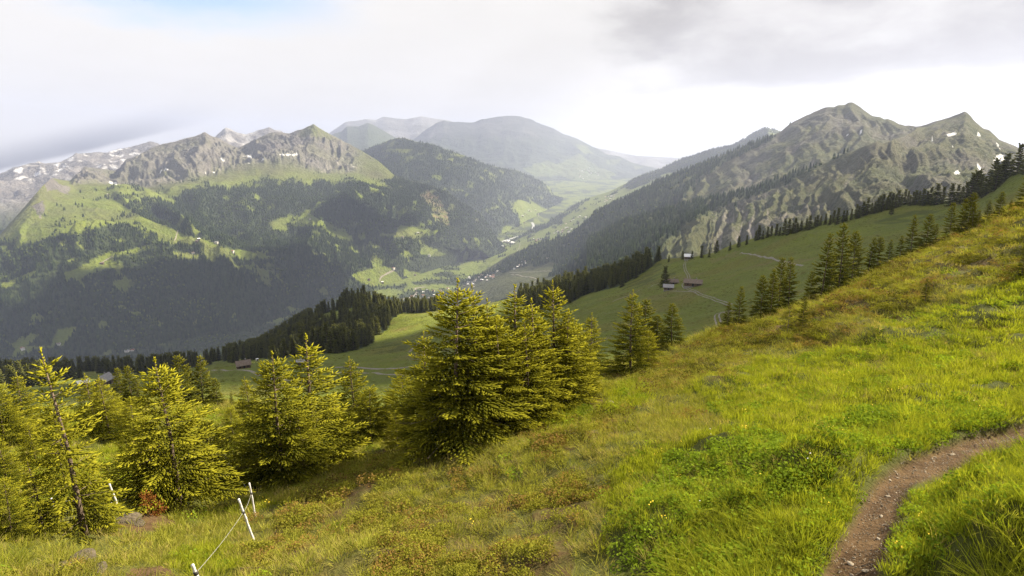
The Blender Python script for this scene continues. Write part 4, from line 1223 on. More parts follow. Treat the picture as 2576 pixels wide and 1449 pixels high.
# ------------------------------------------------------------------ spruces on the near hillside
NEAR = [
    (95, 1180, 75, 1060, 'full_c', 0.9, 'low bushy spruce between the left edge and the thin tall one'),
    (20, 1230, -5, 1090, 'full_b', 1.0, 'half-height spruce at the left edge below the cut one'),
    (330, 1180, 318, 1085, 'full_c', 0.8, 'small spruce in the grass left of the red-tipped one'),
    (590, 1120, 585, 1020, 'full_c', 0.85, 'small spruce in the gap behind the far fence post'),
    (690, 1110, 690, 985, 'full_b', 0.9, 'spruce standing behind the broad one by the fence'),
    (30, 1360, 5, 1200, 'full_c', 0.9, 'low spruce in the bottom left corner'),
    (170, 1230, 150, 1110, 'full_c', 0.8, 'low spruce left behind the trunk of the thin tall one'),
    (1000, 1125, 985, 1030, 'full_c', 0.9, 'dark knee-high spruce at the left foot of the clump'),
    (1330, 1075, 1338, 800, 'full_b', 1.0, 'spruce filling the gap in the middle of the central clump'),
    (1060, 1125, 1050, 960, 'full_c', 1.0, 'low dark spruce at the shaded left foot of the clump'),
    (1470, 1000, 1472, 880, 'full_c', 0.9, 'low spruce at the right foot of the central clump'),
    (1262, 1090, 1255, 800, 'full_c', 0.9, 'bushy spruce filling the front of the central clump'),
    (1350, 1062, 1352, 850, 'full_c', 0.9, 'low bushy spruce at the right front of the central clump'),
    (1110, 1135, 1105, 905, 'full_c', 0.95, 'low shaded spruce at the left front of the central clump'),
    (1185, 1120, 1188, 905, 'full_c', 0.9, 'low bushy spruce in front of the tallest one in the clump'),
    (1240, 1085, 1248, 745, 'full_b', 1.0, 'spruce between the second leader and the slender ones of the clump'),
    (1420, 1030, 1425, 770, 'full_b', 1.0, 'pointed spruce filling the right shoulder of the central clump'),
    (650, 1215, 640, 1040, 'full_c', 0.95, 'bushy low spruce on the left flank of the broad one by the fence'),
    (770, 1215, 760, 1030, 'full_c', 0.9, 'low spruce in front of the candle-tipped one'),
    (400, 1275, 378, 1100, 'full_c', 0.9, 'low spruce at the left foot of the red-tipped one'),
    (245, 1345, 215, 1180, 'full_c', 0.8, 'low spruce at the foot of the thin tall one'),
    (150, 1120, 130, 1010, 'full_c', 0.9, 'low spruce behind the thin tall one at the left'),
    (300, 1070, 285, 985, 'full_c', 0.9, 'little spruce in the second row right of the pair'),
    (1150, 1125, 1155, 692, 'full_a', 1.05, 'tallest spruce of the sunlit clump in the middle, its bare leader reaching the village'),
    (1215, 1095, 1208, 712, 'full_b', 1.05, 'sunlit spruce just right of the tallest one in the middle clump'),
    (1300, 1065, 1303, 715, 'slim_a', 1.3, 'slender sunlit spruce with thin leader in the middle of the central clump'),
    (1345, 1060, 1326, 748, 'slim_a', 1.2, 'smaller slender spruce tucked between the leaders of the central clump'),
    (1390, 1040, 1386, 705, 'full_b', 1.05, 'tall pointed spruce right of centre in the sunlit clump'),
    (1450, 1005, 1448, 812, 'full_c', 1.0, 'low rounded spruce at the right end of the sunlit clump'),
    (1480, 960, 1486, 786, 'slim_a', 1.2, 'narrow spruce behind the right end of the sunlit clump'),
    (1085, 1110, 1078, 832, 'full_b', 1.0, 'half-height spruce on the left flank of the central clump'),
    (1015, 1090, 1020, 930, 'full_c', 1.0, 'low dark spruce at the left foot of the central clump'),
    (1585, 945, 1592, 728, 'full_b', 0.95, 'lone pointed spruce right of the central clump, below the barns'),
    (1630, 925, 1635, 830, 'full_c', 1.0, 'bushy little spruce leaning on the foot of the lone pointed spruce'),
    (1620, 872, 1612, 752, 'row_a', 1.0, 'dark spruce behind the lone pointed one, first of three'),
    (1655, 868, 1650, 790, 'row_c', 0.9, 'shortest of the three dark spruces behind the lone pointed one'),
    (1690, 862, 1688, 762, 'row_a', 1.0, 'rightmost of the three dark spruces behind the lone pointed one'),
    (800, 1195, 768, 838, 'slim_a', 1.25, 'tall bright spruce left of centre with a candle-like tip'),
    (715, 1215, 658, 876, 'full_a', 1.0, 'broad sunlit spruce beside the fence, left of the candle-tipped one'),
    (900, 1105, 880, 892, 'full_b', 1.0, 'dark spruce between the candle-tipped one and the central clump'),
    (935, 1120, 945, 968, 'full_c', 0.95, 'small yellow-green spruce at the foot of the dark one left of the clump'),
    (830, 1170, 840, 1010, 'full_c', 1.0, 'low bushy spruce right behind the candle-tipped one'),
    (455, 1275, 382, 898, 'full_a', 1.05, 'broad spruce with a red-tipped leader behind the leaning white post'),
    (540, 1235, 525, 1060, 'full_c', 1.1, 'bushy half-height spruce on the right flank of the red-tipped one'),
    (215, 1345, 98, 872, 'sparse_a', 1.0, 'tall thin spruce at the left with its pale trunk showing'),
    (275, 1095, 222, 948, 'full_b', 1.0, 'spruce in second row behind the thin tall one, right of the pair'),
    (240, 1085, 192, 940, 'slim_a', 1.2, 'spruce in second row behind the thin tall one, left of the pair'),
    (60, 1100, 25, 935, 'full_b', 1.0, 'spruce near the left edge of the picture, taller of two'),
    (15, 1125, -12, 950, 'full_a', 1.0, 'spruce cut by the left edge of the picture'),
    (110, 1345, 52, 1150, 'sparse_a', 1.3, 'small pale spruce with bare lower stem in the left corner'),
    (340, 1120, 325, 1000, 'full_c', 1.0, 'low spruce half hidden left of the red-tipped one'),
    (632, 1075, 628, 945, 'full_b', 1.0, 'small spruce behind the broad one beside the fence'),
    (985, 1075, 990, 985, 'full_c', 0.9, 'dark little spruce at the edge of the pasture, left of the clump'),
]
for (u, v, ut, vt, key, sp, lab) in NEAR:
    stand(L0, u, v, ut, vt, key, lab, 'young spruces on the near slope', sp * (1.40 if key != 'sparse_a' else 1.26))
DARK = [(308, 1003, 303, 922), (335, 1003, 326, 918), (352, 1003, 350, 945), (432, 1008, 425, 912), (462, 1008, 455, 890), (485, 1006, 478, 915), (512, 1006, 500, 893), (548, 1004, 545, 950), (585, 1006, 588, 985)]
for i, (u, v, ut, vt) in enumerate(DARK):
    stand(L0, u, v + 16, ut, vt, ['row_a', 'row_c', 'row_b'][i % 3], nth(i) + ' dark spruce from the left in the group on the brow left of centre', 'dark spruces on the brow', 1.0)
ROW = [(1827, 824, 1827, 757), (1857, 817, 1874, 717), (1914, 791, 1914, 691), (1938, 785, 1938, 672), (1959, 774, 1956, 647), (1984, 768, 1990, 644), (2037, 752, 2030, 680), (2065, 745, 2069, 583), (2085, 738, 2090, 640), (2110, 720, 2115, 558), (2143, 700, 2145, 580), (2112, 726, 2115, 660), (2150, 706, 2151, 625),
       (2183, 678, 2187, 594), (2205, 670, 2208, 594), (2232, 658, 2233, 600), (2262, 648, 2262, 591), (2292, 630, 2297, 538), (2328, 620, 2331, 536), (2350, 612, 2352, 560), (2387, 605, 2390, 508), (2415, 590, 2415, 497), (2430, 584, 2429, 483), (2445, 575, 2446, 505), (2459, 566, 2459, 527), (2480, 560, 2484, 500), (2512, 546, 2513, 480), (2536, 542, 2536, 500), (2572, 530, 2574, 430), (2600, 520, 2600, 470)]
for i, (u, v, ut, vt) in enumerate(ROW):
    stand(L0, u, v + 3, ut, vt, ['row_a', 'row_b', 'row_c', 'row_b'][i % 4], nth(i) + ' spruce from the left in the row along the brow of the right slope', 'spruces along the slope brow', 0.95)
SAPL = [(2017, 830, 2027, 744, 'row_b', 'young spruce standing alone in the heather of the right slope'), (1980, 842, 1984, 761, 'sapling', 'thin bare sapling left of the young spruce on the heather slope'), (2327, 765, 2334, 697, 'row_b', 'small dark spruce high on the heather slope at the right'),
        (2460, 612, 2461, 575, 'sapling', 'tiny spruce near the top of the heather slope'), (2571, 700, 2572, 610, 'row_b', 'small spruce at the right edge of the heather slope'), (1790, 850, 1791, 822, 'sapling', 'tiny spruce on the grass brow below the track'),
        (480, 1180, 470, 1120, 'sapling', 'tiny spruce in the grass behind the red-tipped spruce')]
for (u, v, ut, vt, key, lab) in SAPL:
    stand(L0, u, v, ut, vt, key, lab, 'saplings on the near slope', 1.0)


# ------------------------------------------------------------------ woods
def cone_tree(name, seed, mats, sides=7, tiers=4):
    g = random.Random(seed)
    V, F = [], []
    for k in range(tiers):
        z0, z1_ = 0.06 + 0.80 * k / tiers, min(1.0, 0.06 + 0.80 * k / tiers + 0.42 + 0.04 * k)
        if k == tiers - 1:
            z1_ = 1.0
        r0 = 0.17 * (1 - k / tiers) ** 0.85 + 0.02
        b = len(V)
        V.append((0, 0, z1_))
        for i in range(sides * 2):
            a = math.pi * i / sides + k
            r = r0 * (g.uniform(0.9, 1.15) if i % 2 else g.uniform(0.55, 0.75))
            V.append((math.cos(a) * r, math.sin(a) * r, z0 + g.uniform(-0.02, 0.02) + (0 if i % 2 else 0.05)))
        for i in range(sides * 2):
            F.append((b, b + 1 + i, b + 1 + (i + 1) % (sides * 2)))
    me = mesh_np(name, V, F, mats, smooth_shade=False)
    return me


def round_tree(name, seed, mats):
    g = np.random.default_rng(seed)
    n = 46
    d = g.normal(size=(n, 3))
    d /= np.linalg.norm(d, axis=1, keepdims=True)
    c = d * np.array([0.30, 0.30, 0.34]) * g.uniform(0.75, 1.1, (n, 1)) + np.array([0, 0, 0.56])
    V, F = [], []
    for i in range(n):
        a = np.cross(d[i], [0.3, 0.5, 0.8])
        a /= np.linalg.norm(a)
        b = np.cross(d[i], a)
        k = len(V)
        for q in range(5):
            t = 6.283 * q / 5
            V.append(tuple(c[i] + (a * math.cos(t) + b * math.sin(t)) * 0.15 * g.uniform(0.7, 1.2) - d[i] * 0.05))
        V.append(tuple(c[i] + d[i] * 0.06))
        for q in range(5):
            F.append((k + 5, k + q, k + (q + 1) % 5))
    return mesh_np(name, V, F, mats, smooth_shade=False)


def proto(name, me):
    return bpy.data.objects.new(name, me)           # stays out of the scene: only the scatter refers to it


def scatter_nodes(pr):
    ng = bpy.data.node_groups.new('scatter_' + pr.name, 'GeometryNodeTree')
    ng.interface.new_socket('Geometry', in_out='INPUT', socket_type='NodeSocketGeometry')
    ng.interface.new_socket('Geometry', in_out='OUTPUT', socket_type='NodeSocketGeometry')
    nd, lk = ng.nodes, ng.links
    gi, go = nd.new('NodeGroupInput'), nd.new('NodeGroupOutput')
    oi = nd.new('GeometryNodeObjectInfo')
    oi.inputs['Object'].default_value = pr
    oi.inputs['As Instance'].default_value = True
    ip = nd.new('GeometryNodeInstanceOnPoints')
    ra, sa = nd.new('GeometryNodeInputNamedAttribute'), nd.new('GeometryNodeInputNamedAttribute')
    for q, nm in ((ra, 'turn'), (sa, 'size')):
        q.data_type = 'FLOAT_VECTOR'
        q.inputs['Name'].default_value = nm
    e2r = nd.new('FunctionNodeEulerToRotation')
    lk.new(gi.outputs[0], ip.inputs['Points'])
    lk.new(oi.outputs['Geometry'], ip.inputs['Instance'])
    lk.new(ra.outputs[0], e2r.inputs[0])
    lk.new(e2r.outputs[0], ip.inputs['Rotation'])
    lk.new(sa.outputs[0], ip.inputs['Scale'])
    lk.new(ip.outputs[0], go.inputs[0])
    return ng


_groups = {}


def scatter(name, P, pr, size, turn, label, cat):
    me = bpy.data.meshes.new(name)
    P = np.ascontiguousarray(P, np.float32)
    me.vertices.add(len(P))
    me.vertices.foreach_set('co', P.ravel())
    for nm, arr in (('size', size), ('turn', turn)):
        a = me.attributes.new(nm, 'FLOAT_VECTOR', 'POINT')
        a.data.foreach_set('vector', np.ascontiguousarray(arr, np.float32).ravel())
    o = obj(name, me)
    if pr.name not in _groups:
        _groups[pr.name] = scatter_nodes(pr)
    md = o.modifiers.new('scatter', 'NODES')
    md.node_group = _groups[pr.name]
    return tag(o, label, cat, kind='stuff')


PR_SPRUCE = [proto('forest_spruce', cone_tree('forest_spruce', 5, [M['needle_far']])), proto('forest_spruce_slim', cone_tree('forest_spruce_slim', 6, [M['needle_far']], 6, 5))]
PR_BROAD = proto('forest_broadleaf', round_tree('forest_broadleaf', 3, [M['broad_far']]))


def wood(S, per_m2, h, seed, label, broad=0.15, fat=1.0):
    P = S.scatter(S.wood, per_m2, seed)
    g = np.random.default_rng(seed + 1)
    n = len(P)
    pb = broad * smooth(fbm(P[:, 0] / 220, P[:, 1] / 220, 3, seed + 3), -0.25, 0.35) * 2.0
    isb = g.random(n) < pb
    hh = h * g.uniform(0.6, 1.2, n)
    turn = np.stack([0 * hh, 0 * hh, g.uniform(0, 6.28, n)], 1)
    size = np.stack([hh * fat, hh * fat, hh], 1)
    half = (g.random(n) < 0.5)
    tot = 0
    for k, pr in enumerate(PR_SPRUCE):
        q = ~isb & (half if k else ~half)
        if q.any():
            scatter('forest', P[q] - [0, 0, 1.0], pr, size[q], turn[q], label + (' with slim trees' if k else ''), 'forest')
    if isb.any():
        sz = np.stack([hh * 0.72] * 3, 1)
        scatter('forest', P[isb] - [0, 0, 1.5], PR_BROAD, sz[isb], turn[isb], 'pale broadleaf trees ' + label.split(' ', 2)[-1], 'forest')
    print('wood', label, n)


wood(ML, 1 / 135.0, 23, 301, 'dark spruce forest covering the slopes under the rocky range', 0.18, 1.15)
wood(MC, 1 / 420.0, 30, 311, 'hazy spruce forest on the rounded ridge in the middle', 0.15, 1.5)
wood(MT, 1 / 350.0, 26, 321, 'scattered spruce wood on the terraced slope of the valley', 0.3, 1.4)
wood(MR2, 1 / 190.0, 26, 331, 'shaded spruce forest on the flank of the right-hand mountain', 0.06, 1.2)
wood(MR1, 1 / 150.0, 22, 341, 'shaded spruce forest along the front ridge of the mountain', 0.03, 1.15)
wood(VF, 1 / 420.0, 19, 351, 'mixed trees along the river on the valley floor', 0.6, 1.3)

# woods and single spruces on the pasture hill: the largest ones are trees of their own
MID = []
for k in range(4):
    P_, D_, L_, W_, T_ = spruce_shoots(10.0, [2.3, 1.9, 2.6, 1.7][k], 40 + k, gap=0.70, twig=0.95, width=0.34, bare=0.02, ragged=0.4, leader=0.08, shape=0.98)
    b = MB().tube([(0, 0, -0.6), (0, 0, 4), (0, 0, 9.6)], [0.22, 0.15, 0.02], 6)
    MID.append((b.mesh('far_spruce_trunk', [M['bark']]), shoots_mesh('far_spruce_crown', P_, D_, L_, W_, T_, [M['needle_pasture']])))
    print('mid shoots', len(P_))


def mid_tree(p, h, i, label, group):
    e = bpy.data.objects.new('spruce_tree', None)
    put(e)
    e.location = p
    e.rotation_euler = (0, 0, random.uniform(0, 6.28))
    e.scale = (h / 10 * random.uniform(0.9, 1.2),) * 2 + (h / 10,)
    tm, cm = MID[i % 4]
    obj('trunk', tm, e)
    obj('crown', cm, e)
    return tag(e, label, 'tree', group)


def pasture_trees():
    g = random.Random(5)
    n = 0
    # row along the far brow of the pasture
    BROW = [(1655, 655), (1700, 652), (1760, 648), (1790, 640), (1850, 618), (1900, 602), (1945, 590), (1960, 588), (2030, 574), (2055, 565), (2110, 557), (2160, 543), (2190, 535), (2210, 527), (2250, 517), (2290, 511), (2330, 511), (2380, 511), (2440, 505), (2500, 474), (2535, 442), (2560, 432), (2590, 428)]
    us = np.array([q[0] for q in BROW], float)
    vs = np.array([q[1] for q in BROW], float)
    u = 1650.0
    while u < 2600:
        dens = np.interp(u, [1650, 1800, 1880, 1900, 2060, 2090, 2140, 2200, 2330, 2345, 2420, 2520, 2530, 2600], [24, 26, 26, 9.0, 9.0, 10, 9, 7.0, 7, 16, 9, 6.5, 14, 14])
        for k in range(1):
            v = float(np.interp(u, us, vs)) + g.uniform(1, 7)
            p = L1.at(u, v)
            h = g.uniform(0.65, 1.2) * float(np.interp(u, [1650, 1900, 2150, 2300, 2400, 2500, 2600], [9, 11, 10, 10, 14, 15, 13]))
            mid_tree(p - Vector((0, 0, 0.3)), h, g.randrange(4), nth(n) + ' dark spruce from the left in the row along the far pasture brow', 'spruces along the pasture brow')
            n += 1
        u += dens * g.uniform(0.6, 1.5)
    SINGLE = [(1672, 722, 14, 'dark spruce beside the two grey-roofed huts on the pasture'), (1600, 700, 16, 'single spruce at the lower edge of the pasture wood'), (1565, 722, 14, 'single spruce near the pasture wood, left of the huts'),
              (2242, 540, 9, 'single spruce on the upper pasture below the brow'), (640, 905, 9, 'bushy tree on the meadow right of the small hut'), (700, 900, 10, 'dark tree above the meadow left of the candle-tipped spruce')]
    for (u, v, h, lab) in SINGLE:
        mid_tree(L1.at(u, v) - Vector((0, 0, 0.2)), h, n, lab, 'single spruces on the pasture')
        n += 1
    # woods on the knoll and the lower flank
    P = L1.scatter(L1.wood, 1 / 70.0, 361)
    ok = P[:, 1] > 50
    P = P[ok]
    gg = np.random.default_rng(362)
    h = gg.uniform(8, 22, len(P))
    uu, vv = survey(P[:, 0], P[:, 1], P[:, 2])
    vis = (uu > -30) & (uu < 2600)
    app = np.where(vis, h / np.hypot(P[:, 0], P[:, 1]), 0)
    order = np.argsort(-app)
    big = set(order[:95].tolist())
    for i in order[:95]:
        mid_tree(Vector(P[i]) - Vector((0, 0, 0.4)), float(h[i]), int(i), 'tall spruce in the shaded wood on the lower pasture hill', 'spruces of the pasture wood')
    rest = order[95:]
    turn = np.stack([0 * h, 0 * h, gg.uniform(0, 6.28, len(h))], 1)
    pr = proto('pasture_spruce', MID[1][1])
    scatter('forest', P[rest] - [0, 0, 0.5], pr, np.stack([h / 10 * 1.1, h / 10 * 1.1, h / 10], 1)[rest], turn[rest], 'shaded spruce wood on the knoll below the pasture', 'forest')
    print('pasture trees', n, len(P))


pasture_trees()


# ------------------------------------------------------------------ tracks, roads and the river
M['gravel'] = simple_mat('gravel', (0.17, 0.155, 0.125), (0.25, 0.23, 0.195), 1.5, 0.95, 0.3)
M['river'] = simple_mat('river_shallows', (0.30, 0.31, 0.32), (0.42, 0.43, 0.44), 0.1, 0.5)


def strip(name, S, uv, width, lift, mat, step=3.0, dx=0.0, structure=True):
    pts = densify([S.at(u, v) for u, v in uv], step)
    V, F = [], []
    for i, p in enumerate(pts):
        t = pts[min(i + 1, len(pts) - 1)] - pts[max(i - 1, 0)]
        nrm = Vector((t.y, -t.x, 0))
        if nrm.length < 1e-6:
            nrm = Vector((1, 0, 0))
        nrm.normalize()
        w = width * (0.85 + 0.3 * random.random()) * 0.5
        for q in (-w, -w * 0.3, w * 0.3, w):
            x, y = p.x + nrm.x * (q + dx), p.y + nrm.y * (q + dx)
            V.append((x, y, S.ground(x, y) + lift + (0.0 if abs(q) < w else -lift * 0.6)))
    for i in range(len(pts) - 1):
        for k in range(3):
            F.append((i * 4 + k, i * 4 + k + 1, i * 4 + k + 5, i * 4 + k + 4))
    o = obj(name, mesh_np(name, V, F, [mat]))
    return tag(o, kind='structure')


TRK = [(1728, 655), (1722, 666), (1724, 680), (1731, 692), (1733, 703), (1722, 712), (1720, 720), (1732, 727), (1752, 735), (1780, 747), (1810, 758), (1840, 767)]
for dx in (-0.75, 0.75):
    strip('track', L1, TRK, 0.55, 0.16, M['gravel'], dx=dx)
    strip('track', L1, [(1850, 783), (1825, 785), (1808, 789), (1803, 796), (1806, 808), (1811, 826)], 0.55, 0.16, M['gravel'], dx=dx)
strip('track', L1, [(1752, 735), (1720, 733), (1685, 733)], 1.0, 0.12, M['gravel'])
strip('track', L1, [(1862, 637), (1900, 641), (1950, 653), (1985, 660), (2020, 669)], 1.6, 0.14, M['gravel'])
strip('footpath', L1, [(1714, 692), (1690, 700), (1660, 712), (1600, 735), (1540, 760)], 0.7, 0.10, M['gravel'])
strip('track', L1, zm([(-60, 750), (100, 742), (250, 740), (340, 748), (400, 770), (450, 800)]), 1.9, 0.14, M['gravel'])
strip('track', L1, zm([(1180, 716), (1300, 712), (1450, 722), (1600, 732), (1750, 728), (1950, 704)]), 2.0, 0.14, M['gravel'])
strip('track', L1, zm([(1150, 775), (1250, 765), (1480, 772), (1700, 784), (1900, 782), (2000, 780)]), 2.0, 0.14, M['gravel'])
strip('track', L1, zm([(560, 822), (700, 838), (900, 836), (1100, 845)]), 1.4, 0.12, M['gravel'])
strip('track', L1, zm([(1880, 570), (1930, 530), (1990, 480)]), 1.6, 0.14, M['gravel'])
strip('track', L1, zm([(900, 335), (950, 342), (1005, 350)]), 2.2, 0.2, M['gravel'])
ROADS = [(MR2, z5([(1270, 45), (1400, 40), (1560, 33), (1620, 44)]), 5), (MR2, z5([(1280, 60), (1380, 75), (1470, 92), (1475, 105), (1390, 145), (1330, 170), (1275, 200)]), 6), (MT, z2([(1350, 1110), (1340, 1150), (1320, 1185)]), 7), (MT, z2([(1790, 1000), (1800, 960), (1880, 920), (1930, 890)]), 6),
         (MT, z2([(2060, 730), (2050, 790), (2000, 820)]), 6), (ML, z5([(290, 115), (300, 80), (370, 40), (410, 10)]), 6), (ML, z1([(1315, 1090), (1335, 1040), (1345, 1010)]), 5), (ML, z1([(770, 1255), (830, 1220), (850, 1215)]), 5)]
for S, uv, w in ROADS:
    strip('road', S, uv, w, 1.2, M['gravel'], 14.0)
strip('river', VF, [(1205, 648), (1235, 622), (1262, 608), (1300, 596), (1330, 584), (1342, 570), (1338, 560)], 26, 3.0, M['river'], 30.0)
strip('road', VF, [(1005, 755), (1040, 746), (1048, 734), (1045, 726), (1070, 722)], 14, 3.0, M['gravel'], 14.0)
strip('river', ML, z4([(1395, 500), (1400, 470), (1425, 440), (1435, 425)]), 16, 2.5, M['river'], 14.0)

# ------------------------------------------------------------------ huts, barns and houses
M['larch'] = simple_mat('weathered_larch', (0.075, 0.050, 0.034), (0.14, 0.095, 0.065), 2.5, 0.9, 0.2)
M['stone_wall'] = simple_mat('rubble_wall', (0.30, 0.28, 0.26), (0.20, 0.19, 0.175), 2.0, 0.95, 0.4)
M['plaster'] = simple_mat('white_plaster', (0.72, 0.70, 0.66), (0.62, 0.60, 0.57), 1.0, 0.9)
M['shingle'] = simple_mat('shingle_roof', (0.15, 0.115, 0.09), (0.21, 0.17, 0.14), 1.5, 0.9, 0.3)
M['metal'] = simple_mat('pale_sheet_roof', (0.86, 0.87, 0.89), (0.80, 0.81, 0.83), 0.6, 0.35)
M['slate'] = simple_mat('grey_sheet_roof', (0.24, 0.235, 0.24), (0.31, 0.305, 0.31), 0.8, 0.6)
M['tile'] = simple_mat('red_brown_roof', (0.28, 0.13, 0.09), (0.22, 0.11, 0.08), 1.0, 0.8)
M['dark'] = simple_mat('window_glass', (0.02, 0.022, 0.025), (0.035, 0.037, 0.04), 2.0, 0.15)


def hut(p, yaw, w, d, hw, pitch, wall, roof, label, name='alpine_hut', base=0.6, chimney=True, overhang=0.6):
    """ridge along local x; eaves face +-y"""
    e = bpy.data.objects.new(name, None)
    put(e)
    e.location = p
    e.rotation_euler = (0, 0, yaw)
    hr = hw + d * 0.5 * math.tan(pitch)
    b = MB().box(-w / 2 - 0.03, w / 2 + 0.03, -d / 2 - 0.03, d / 2 + 0.03, -2.5, base)
    obj('stone_base', b.mesh('stone_base', [M['stone_wall']]), e)
    b = MB().add([(-w / 2, -d / 2, base), (w / 2, -d / 2, base), (w / 2, d / 2, base), (-w / 2, d / 2, base), (-w / 2, -d / 2, hw), (w / 2, -d / 2, hw), (w / 2, d / 2, hw), (-w / 2, d / 2, hw), (-w / 2, 0, hr), (w / 2, 0, hr)],
                 [(0, 1, 5, 4), (2, 3, 7, 6), (1, 2, 6, 9, 5), (3, 0, 4, 8, 7)])
    obj('wall', b.mesh('hut_wall', [wall]), e)
    ro = MB()
    o, t = overhang, 0.18
    dy, dz = d / 2 + o, math.tan(pitch) * o
    for s in (-1, 1):
        ro.add([(-w / 2 - o, s * dy, hw - dz), (w / 2 + o, s * dy, hw - dz), (w / 2 + o, 0, hr), (-w / 2 - o, 0, hr), (-w / 2 - o, s * dy, hw - dz + t), (w / 2 + o, s * dy, hw - dz + t), (w / 2 + o, 0, hr + t), (-w / 2 - o, 0, hr + t)],
               [(0, 1, 2, 3), (4, 5, 6, 7), (0, 1, 5, 4), (1, 2, 6, 5), (3, 0, 4, 7)])
    rf = obj('roof', ro.mesh('hut_roof', [roof]), e)
    if chimney:
        obj('chimney', MB().box(w * 0.15, w * 0.15 + 0.6, 0.2, 0.8, hr - 0.6, hr + 0.9).mesh('chimney', [M['stone_wall']]), rf)
    for k, x in enumerate((-0.28, 0.02, 0.30)):
        if k == 1:
            obj('door', MB().box(x * w - 0.5, x * w + 0.5, -d / 2 - 0.06, -d / 2 + 0.02, base + 0.003, base + 1.9).mesh('door', [M['dark']]), e)
        else:
            obj('window', MB().box(x * w - 0.4, x * w + 0.4, -d / 2 - 0.05, -d / 2 + 0.02, base + 0.9, base + 1.6).mesh('window', [M['dark']]), e)
    return tag(e, label, 'hut')


def face(p):            # turn the eaves towards the viewpoint's side of the valley
    return -math.atan2(p.x, p.y)


def place_hut(u, v, dyaw, *a, S=None, **k):
    p = (S or L1).at(u, v)
    return hut(p, face(p) + dyaw, *a, **k)


place_hut(1732, 652, 0.05, 7.6, 6.0, 3.0, rad(34), M['larch'], M['metal'], 'hut with a bright white roof on the crest of the pasture', overhang=0.5)
place_hut(1743, 721, -0.08, 9.6, 5.5, 2.8, rad(30), M['larch'], M['shingle'], 'long brown-roofed barn beside the gravel track on the pasture')
place_hut(1691, 716, 0.25, 6.6, 5.0, 2.3, rad(30), M['larch'], M['shingle'], 'brown-roofed hut behind the grey-roofed one on the pasture')
place_hut(1681, 730, 0.03, 5.4, 4.4, 2.4, rad(30), M['larch'], M['slate'], 'small grey-roofed hut left of the track on the pasture', chimney=False)
place_hut(613, 927, 0.1, 7.2, 5.0, 3.0, rad(38), M['larch'], M['shingle'], 'lone wooden hut with porch on the lower meadow, left of centre')
place_hut(647, 908, 0.3, 2.2, 2.0, 2.4, rad(20), M['plaster'], M['metal'], 'tiny white box hut above the lower meadow', chimney=False, overhang=0.2)
place_hut(760, 918, -0.4, 4.2, 3.4, 2.3, rad(30), M['larch'], M['slate'], 'grey shed half hidden by the candle-tipped spruce', chimney=False)
place_hut(809, 824, 0.3, 9.0, 7.0, 4.0, rad(30), M['larch'], M['slate'], 'hut in the clearing on the wooded knoll')
place_hut(265, 968, 0.9, 7.5, 6.0, 3.6, rad(42), M['larch'], M['slate'], 'steep grey roof of a hut behind the spruces at the left')
place_hut(210, 971, 0.2, 5.0, 4.0, 2.5, rad(30), M['larch'], M['metal'], 'small pale-roofed hut behind the spruces at the far left', chimney=False)


def house_mesh(name, w, d, hw, pitch, wall, roof, flat=False):
    b = MB()
    hr = hw + (0.4 if flat else d * 0.5 * math.tan(pitch))
    b.add([(-w / 2, -d / 2, -6), (w / 2, -d / 2, -6), (w / 2, d / 2, -6), (-w / 2, d / 2, -6), (-w / 2, -d / 2, hw), (w / 2, -d / 2, hw), (w / 2, d / 2, hw), (-w / 2, d / 2, hw), (-w / 2, 0, hr), (w / 2, 0, hr)], [(0, 1, 5, 4), (2, 3, 7, 6), (1, 2, 6, 9, 5), (3, 0, 4, 8, 7)], 0)
    o = 1.0
    dz = o * (hr - hw) / (d / 2)
    for s in (-1, 1):
        b.add([(-w / 2 - o, s * (d / 2 + o), hw - dz + 0.2), (w / 2 + o, s * (d / 2 + o), hw - dz + 0.2), (w / 2 + o, 0, hr + 0.2), (-w / 2 - o, 0, hr + 0.2)], [(0, 1, 2, 3)], 1)
    for x in (-0.3, 0.0, 0.3):
        for z in ((1.2, 2.6), (4.0, 5.4)):
            if z[1] < hw:
                b.box(x * w - 0.6, x * w + 0.6, -d / 2 - 0.1, -d / 2 + 0.05, z[0], z[1], 2)
    b.box(w * 0.2, w * 0.2 + 0.8, 0.3, 1.1, hr - 0.8, hr + 1.2, 0)
    return b.mesh(name, [wall, roof, M['dark']])


HOUSES = [house_mesh('house', 13, 11, 6.5, rad(25), M['plaster'], M['tile']), house_mesh('house', 12, 10, 6.0, rad(28), M['larch'], M['shingle']), house_mesh('house', 14, 11, 7.0, rad(22), M['plaster'], M['slate']), house_mesh('house', 11, 9, 5.5, rad(25), M['plaster'], M['shingle']), house_mesh('house', 12, 10, 6.0, rad(20), M['larch'], M['metal'])]
HALL = house_mesh('factory_hall', 42, 22, 8, 0, M['plaster'], M['metal'], True)


def first_hit(u, v, sheets):
    best = None
    for S in sheets:
        p = S.hit(u, v)
        if p is not None and (best is None or p.length < best.length):
            best = p
    return best


def village(poly, n, label, group, sheets, seed, size=1.0, halls=0):
    g = random.Random(seed)
    us, vs = [q[0] for q in poly], [q[1] for q in poly]
    got, tries, spots = 0, 0, []
    while got < n and tries < n * 60:
        tries += 1
        u, v = g.uniform(min(us), max(us)), g.uniform(min(vs), max(vs))
        if not bool(inside(np.array([u]), np.array([v]), poly)[0]):
            continue
        p = first_hit(u, v, sheets)
        if p is None or any((p - q).length < 17 * size for q in spots):
            continue
        spots.append(p)
        o = obj('factory_hall' if got < halls else 'house', HALL if got < halls else g.choice(HOUSES), None, p)
        o.rotation_euler = (0, 0, g.uniform(-0.6, 0.6) + (1.57 if g.random() < 0.4 else 0))
        o.scale = (size * g.uniform(0.8, 1.15),) * 3
        tag(o, label, 'house', group)
        got += 1


